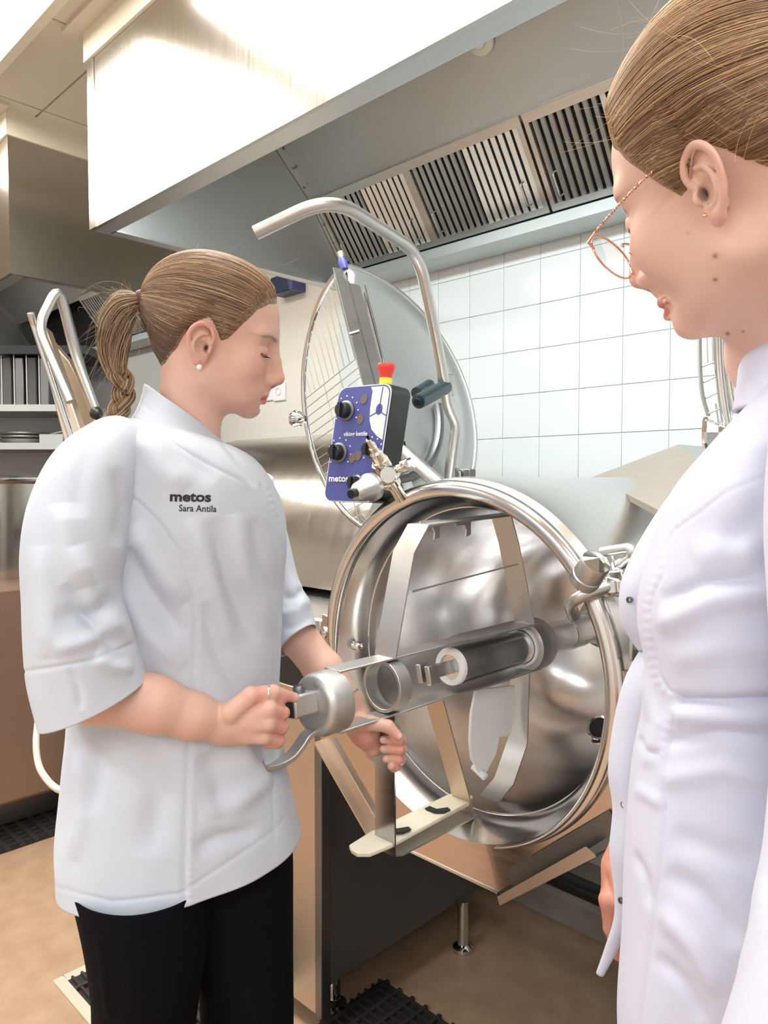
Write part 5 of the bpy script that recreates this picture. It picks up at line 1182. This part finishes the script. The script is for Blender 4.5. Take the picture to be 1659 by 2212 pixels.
# writing on the chest
def stick_text(txt, u, v, d, ex, ey, size, sx, bold, m, parent):
    org = Vector(V(u, v, d)); ex = Vector(ex).normalized(); ey = Vector(ey).normalized(); nrm = ex.cross(ey).normalized(); nrm = nrm if nrm.y > 0 else -nrm
    o = text_on(txt, org, ex, ey, nrm, size, 'chest_lettering', m, parent, sx, bold)
    bpy.context.view_layer.update(); jk = [q for q in parent.children if q.name.startswith('jacket')][0]; dg = bpy.context.evaluated_depsgraph_get(); ev = jk.evaluated_get(dg)
    for vt in o.data.vertices:
        dirn = (vt.co - Vector((0, 0, CZ))).normalized()
        ok, loc, nn_, _ = ev.ray_cast(Vector((0, 0, CZ)), dirn)
        if ok: vt.co = loc - dirn*.0007
    return o
M['thread'] = mat('black_thread', (.02, .02, .025), .7)
stick_text('metos', 366, 1082, 1.0, (.95, .2, -.02), (-.05, 0, -1), .0185, 1.18, .035, M['thread'], w1)
stick_text('Sara Antila', 386, 1104, 1.0, (.95, .2, -.03), (-.05, 0, -1), .0125, .92, .012, M['thread'], w1)
# trousers, shoes
zf = lambda u, z, d: (u, CY - 0, d)
def lowpt(u, z, d):   # pixel row for a height
    lo, hi = 1000, 9000
    for _ in range(40):
        mid = (lo + hi)/2
        if V(u, mid, d).z > z: lo = mid
        else: hi = mid
    return (u, lo, d)
tr_near = [((150, 1880, 1.05), (470, 1880, 1.06), .115), ((178, 1990, 1.05), (455, 2000, 1.06), .112), ((198, 2120, 1.05), (434, 2130, 1.07), .104), ((204, 2230, 1.05), (420, 2240, 1.07), .094), (lowpt(225, .45, 1.06), lowpt(410, .45, 1.08), .075), (lowpt(240, .03, 1.06), lowpt(400, .03, 1.08), .068)]
tr_far = [((360, 1800, 1.14), (628, 1740, 1.16), .11), ((380, 1950, 1.15), (633, 1900, 1.17), .105), ((425, 2100, 1.16), (633, 2100, 1.18), .098), ((436, 2230, 1.16), (632, 2230, 1.18), .092), (lowpt(440, .45, 1.17), lowpt(620, .45, 1.19), .075), (lowpt(450, .03, 1.18), lowpt(600, .03, 1.2), .068)]
pair_loft('trouser_leg', tr_near, M['trouser'], w1, 90, 90, [([(215, 2000), (240, 2212)], .004, 8)], 1, .003)
pair_loft('trouser_leg', tr_far, M['trouser'], w1, 90, 90, (), 1, .003)
def shoe(parent, c, fwd, m):
    c = np.array(c, float); fw_ = np.array([fwd[0], fwd[1], 0.]); fw_ /= np.linalg.norm(fw_)
    def f(p):
        q = (p - c.astype(np.float32)); a = q @ fw_; b = q @ np.array([-fw_[1], fw_[0], 0]); r = np.stack([a, b, q[:, 2]], 1)
        d = smin(ell(r, (.03, 0, .035), (.15, .048, .045)), ell(r, (-.06, 0, .05), (.065, .04, .06)), .03); return smax(d, -r[:, 2] + .002, .004)
    v, f_ = surf_net(f, c - [.22, .22, .02], c + [.22, .22, .14], .006, 1); mesh_np('shoe', v, f_, m, parent)
for L_, R_ in ((tr_near[-1][0], tr_near[-1][1]), (tr_far[-1][0], tr_far[-1][1])):
    c = (V(*L_) + V(*R_))/2; shoe(w1, (c.x + .05, c.y, 0), (1, .25), M['black'])

# ------------------------------------------------------------------ woman with the glasses
w2 = view_empty('person', 'woman with thin glasses and white jacket looking down, cut by the right edge', 'person')
R2 = rot_head(rad(127.0), rad(14.4), rad(-16.7)); O2 = (.2826, .5816, 1.6034)
N2 = V(1690, 760, .66)
HEADFILL[0] = 0.0
hv, hf, hc, nk2 = make_head(O2, R2, N2, SK2, BL2, ears=(-1, 1), moles=[], smile=.003, om=.003, eark=.92, earz=-.003, h=.0014)
line2 = [(0, 33), (25, 31), (42, 22), (55, 6), (63, -10), (70, -22), (76, -20), (82, -10), (90, 0), (102, -6), (118, -28), (135, -42), (150, -46), (180, -50)]
tie2 = O2 + R2 @ np.array([-.118, 0, .020])
def px_spots(v, c, spots):
    uv = proj(v); 
    for u, w_, r, col in spots:
        d = np.linalg.norm(uv - np.array([u, w_]), axis=1); near = d < r*2.5; dm = v[near, 1].min(); k = np.exp(-(d/r)**2)*(v[:, 1] < dm + .012); c = c*(1 - k[:, None]) + np.array(col)*k[:, None]
    return c
brown = (.30, .13, .07)
hc = px_spots(hv, hc, [(1545, 553, 5.5, brown), (1545, 604, 5, brown), (1572, 721, 4.5, brown), (1605, 716, 3, brown), (1487, 504, 2.5, (.5, .25, .2))])
body2 = [(hv, hf, hc)]
make_hair(O2, R2, nk2, line2, tie2, w2, (.47, .285, .145), (.14, .08, .05), (.80, .54, .28), nstr=7500, seed=5, thick=.012, wr=.00042, strays=240, lift=.010, front=1.0)
e = MB(); pc = Vector(O2) + Vector(R2 @ np.array([.004, .0835, -.022])); e.ball(pc, .0016, 12); e.build('gold_earring', M['gold'], w2)
# far hand hanging behind the jacket
def S3_(p):
    vv = lambda u, v, d: tuple(V(u, v, d))
    d = chain(p, [vv(1440, 1700, .90), vv(1372, 1830, .90), vv(1350, 1875, .90)], [.036, .028, .026], .01)
    d = smin(d, cap(p, vv(1348, 1880, .90), vv(1326, 1950, .89), .024, .018), .014)
    for i, (kx, ky, px_, py_, tx, ty, dd_) in enumerate(((1316, 1945, 1322, 2005, 1336, 2062, .87), (1330, 1965, 1336, 2035, 1346, 2100, .885), (1345, 1975, 1350, 2040, 1358, 2100, .90), (1358, 1975, 1362, 2030, 1368, 2080, .915))):
        d = smin(d, chain(p, [vv(1342, 1900, .895), vv(kx, ky, dd_), vv(px_, py_, dd_), vv(tx, ty, dd_ + .006)], [.016, .0118, .0098, .0076], .004), .004)
    d = smin(d, chain(p, [vv(1340, 1885, .88), vv(1345, 1950, .86), vv(1356, 1995, .862)], [.015, .0115, .009], .003), .005)
    return d
v, f = surf_net(S3_, np.array(V(1270, 2140, .82)) - [.01, .0, 0], np.array(V(1470, 1680, .95)) + [.01, .02, .02], .0022, 1)
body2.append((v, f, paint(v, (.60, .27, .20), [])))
torso2 = [((1672, 815, .66), (1800, 790, .60), .060), ((1618, 905, .68), (1860, 890, .58), .105), ((1530, 1010, .70), (1900, 1000, .57), .130), ((1452, 1100, .71), (1930, 1100, .56), .145), ((1412, 1180, .72), (1935, 1200, .56), .15), ((1384, 1260, .72), (1930, 1290, .56), .15),
          ((1378, 1330, .72), (1920, 1360, .56), .148), ((1392, 1400, .71), (1910, 1430, .56), .142), ((1390, 1480, .71), (1905, 1510, .56), .138), ((1366, 1590, .71), (1915, 1620, .56), .14), ((1350, 1750, .71), (1930, 1780, .555), .145),
          ((1346, 1900, .71), (1940, 1930, .55), .15), ((1338, 2050, .71), (1950, 2080, .55), .155), ((1346, 2200, .71), (1960, 2230, .55), .16), ((1350, 2330, .71), (1960, 2400, .55), .165)]
seam2 = [(1672, 1020), (1572, 1062), (1520, 1103), (1462, 1146), (1445, 1175), (1441, 1210), (1439, 1237), (1416, 1282), (1410, 1319), (1416, 1392), (1428, 1461), (1446, 1490), (1471, 1504), (1471, 1525), (1446, 1603), (1441, 1685), (1440, 1786), (1428, 1886), (1412, 2023), (1389, 2206), (1380, 2300)]
cr2 = [(seam2, -.0016, 3.2, 1), ([(p[0] - 11, p[1]) for p in seam2], .0005, 9, 1, 3.2),
       ([(1475, 1512), (1560, 1512), (1700, 1505)], -.010, 12, 1), ([(1475, 1545), (1570, 1550), (1700, 1545)], .006, 20, 1), ([(1450, 1340), (1540, 1300), (1700, 1270)], .008, 26, 1), ([(1430, 1300), (1520, 1260), (1640, 1250)], -.006, 16), ([(1480, 1420), (1580, 1400), (1700, 1400)], .004, 30, 1),
       ([(1460, 1600), (1560, 1580), (1700, 1600)], -.005, 16, 1), ([(1455, 1680), (1560, 1660), (1700, 1690)], .004, 22, 1), ([(1450, 1800), (1560, 1840), (1650, 1860)], -.004, 26), ([(1440, 1880), (1520, 1930), (1600, 2040)], -.006, 24), ([(1430, 1960), (1500, 2040), (1560, 2150)], .006, 22),
       ([(1420, 2060), (1480, 2120), (1520, 2212)], -.004, 16), ([(1560, 1180), (1620, 1130), (1659, 1080)], -.006, 30), ([(1500, 1210), (1560, 1190), (1650, 1200)], .007, 36), ([(1385, 1440), (1420, 1560), (1400, 1660)], .005, 16), ([(1380, 1590), (1400, 1620), (1430, 1630)], -.003, 9), ([(1370, 1700), (1410, 1720), (1435, 1740)], .003, 12), ([(1375, 1840), (1400, 1900), (1405, 1960)], -.004, 10)]
pair_loft('jacket', torso2, M['cloth2'], w2, 300, 280, cr2, .9, .003, nscale=11, fit='x')
fl1 = [((1520, 996, .735), (1590, 950, .70), .006), ((1452, 1072, .742), (1510, 1060, .71), .008), ((1403, 1140, .748), (1462, 1140, .71), .010), ((1364, 1206, .75), (1425, 1215, .71), .011), ((1341, 1268, .75), (1405, 1280, .71), .012), ((1344, 1340, .748), (1405, 1345, .71), .010), ((1380, 1402, .74), (1412, 1400, .71), .006)]
pair_loft('placket_flap', fl1, M['cloth2'], w2, 48, 80, (), 1, .001)
fl2 = [((1392, 1392, .74), (1425, 1420, .70), .006), ((1356, 1460, .745), (1405, 1500, .70), .010), ((1334, 1545, .75), (1392, 1590, .705), .012), ((1318, 1655, .755), (1372, 1680, .71), .012), ((1327, 1740, .75), (1365, 1760, .71), .008), ((1321, 1830, .755), (1360, 1850, .71), .009), ((1332, 1920, .75), (1355, 1935, .72), .007), ((1329, 1980, .755), (1352, 1990, .73), .006), ((1308, 2045, .76), (1336, 2046, .75), .005), ((1289, 2100, .765), (1303, 2108, .76), .003)]
pair_loft('placket_flap', fl2, M['cloth2'], w2, 48, 120, (), 1, .0012)
for u, v_, d in ((1478, 1080, .700), (1360, 1296, .715), (1348, 1738, .715), (1342, 1945, .722)):
    MB().lathe([(-.0015, .0022), (-.0015, .0032), (.0015, .0032), (.0015, .0022)], Vector(V(u, v_, d)), Vector((.85, .5, 0)), 20, closed_prof=True).build('snap_button', M['darksteel'], w2)
col2 = [((1618, 738, .69), (1800, 660, .60), .052), ((1604, 790, .69), (1800, 730, .60), .058), ((1597, 850, .69), (1805, 810, .60), .068), ((1588, 898, .69), (1815, 870, .60), .085)]
pair_loft('collar', col2, M['cloth2'], w2, 110, 30, (), 1.0, .001, .004, fit='x')
cf2 = [((1600, 760, .70), (1640, 760, .66), .004), ((1593, 830, .715), (1640, 820, .665), .006), ((1588, 900, .715), (1660, 860, .665), .006), ((1570, 960, .71), (1650, 900, .665), .004)]
pair_loft('collar_flap', cf2, M['cloth2'], w2, 40, 40, (), 1, .001, fit=False)
slv = [((1690, 880, .52), (1960, 900, .46), .06), ((1655, 1010, .51), (1990, 1060, .43), .075), ((1648, 1140, .50), (2000, 1200, .42), .078), ((1662, 1300, .49), (1990, 1350, .41), .075), ((1676, 1500, .48), (1980, 1560, .40), .07), ((1662, 1760, .46), (1970, 1850, .39), .07), ((1640, 1890, .45), (1960, 2000, .39), .072), ((1626, 1990, .445), (1950, 2120, .385), .072), ((1590, 2120, .44), (1930, 2260, .38), .07), ((1548, 2240, .435), (1900, 2380, .38), .068)]
pair_loft('sleeve', slv, M['cloth2'], w2, 90, 120, [([(1660, 1900), (1640, 2000), (1600, 2100)], .004, 14)], 1, .003)
tr2 = [((1380, 2250, .70), (1700, 2280, .62), .10), (lowpt(1395, .45, .71), lowpt(1640, .45, .66), .08), (lowpt(1400, .03, .71), lowpt(1620, .03, .66), .07)]
tr3 = [((1600, 2280, .64), (1950, 2380, .56), .10), (lowpt(1650, .45, .64), lowpt(1900, .45, .58), .08), (lowpt(1660, .03, .64), lowpt(1890, .03, .58), .07)]
for t_ in (tr2, tr3):
    pair_loft('trouser_leg', t_, M['trouser'], w2, 60, 50, (), 1, .003); c = (V(*t_[-1][0]) + V(*t_[-1][1]))/2; shoe(w2, (c.x - .03, c.y + .05, 0), (-.57, .82), M['black'])
body2.append(core([vt(1740, 1080, .63), vt(1720, 2200, .63), vt(1640, 1080, .66), vt(1850, 1060, .55), vt(1705, 780, .65), vt(1735, 1060, .63), vt(1640, 1120, .72), vt(1440, 1700, .90)],
                  [.06, .08, .035, .045, .030, .045, .03, .034], SK2, [.1, .40, .80], [.55, 1.0, 1.60]))
# glasses: worn, so a thing of their own
gO = Vector(O2); gl2 = view_empty('glasses', 'thin rose gold glasses with twisted temples low on the near woman\'s nose', 'glasses')
H2 = lambda x, y, z: Vector(O2) + Vector(R2 @ np.array([x, y, z]))
for s in (1, -1):
    el_ = [H2(.1075 - .003*math.cos(a) + .003*math.sin(a), s*(.0345 + .0290*math.cos(a) - .004*math.sin(a)), -.0045 + .0195*math.sin(a) + .0075*math.cos(a)) for a in [2*math.pi*k/48 for k in range(48)]]
    rm = MB().tube(el_, .0009, 8, closed=True).build('lens_rim', M['copper'], gl2)
    cen = sum(el_, Vector())/48; mm = MB(); nn_ = Vector(R2 @ np.array([1., 0, 0]))
    vs = [cen + nn_*.0022] + [cen + (p - cen)*q + nn_*.0022*(1-q*q) for q in (.5, .98) for p in el_]
    n = 48; mm.add(vs, [(0, 1+k, 1+(k+1) % n) for k in range(n)] + [(1+k, 1+n+k, 1+n+(k+1) % n, 1+(k+1) % n) for k in range(n)])
    mm.build('lens', M['lens'], gl2)
    hx, hy, hz = .1045, s*.0655, .008
    a_, b_, c_ = H2(hx, s*.062, .004), H2(hx - .001, s*.0675, .010), H2(hx - .012, s*.071, .0135)
    MB().tube([a_, b_, c_], [.0010, .0016, .0010], 8).build('hinge', M['copper'], gl2)
    for ph in (0, math.pi):
        tp_ = []
        for k in range(76):
            t = k/89; base = H2(hx - .012 - .088*t, s*(.071 + .006*math.sin(t*math.pi) + .006*t), .0135 + .018*t); u1 = Vector(R2 @ np.array([0, 1., 0])); u2 = Vector(R2 @ np.array([0, 0, 1.]))
            tp_.append(base + (u1*math.cos(t*95 + ph) + u2*math.sin(t*95 + ph))*.00055)
        MB().tube(tp_, .00065, 6).build('temple', M['copper'], gl2)
    MB().tube([H2(.104, s*.012, -.004), H2(.101, s*.009, -.009), H2(.099, s*.010, -.012)], .0005, 6).build('pad_arm', M['copper'], gl2)
MB().tube(smooth_path([H2(.1085, -.009, .004), H2(.112, -.004, .007), H2(.112, .004, .007), H2(.1085, .009, .004)], 5), .0010, 8).build('bridge', M['copper'], gl2)
bv, bf, bc = join_np(body1); mesh_np('body', bv, bf, M['skin'], w1, bc)
bv, bf, bc = join_np(body2); mesh_np('body', bv, bf, M['skin'], w2, bc)
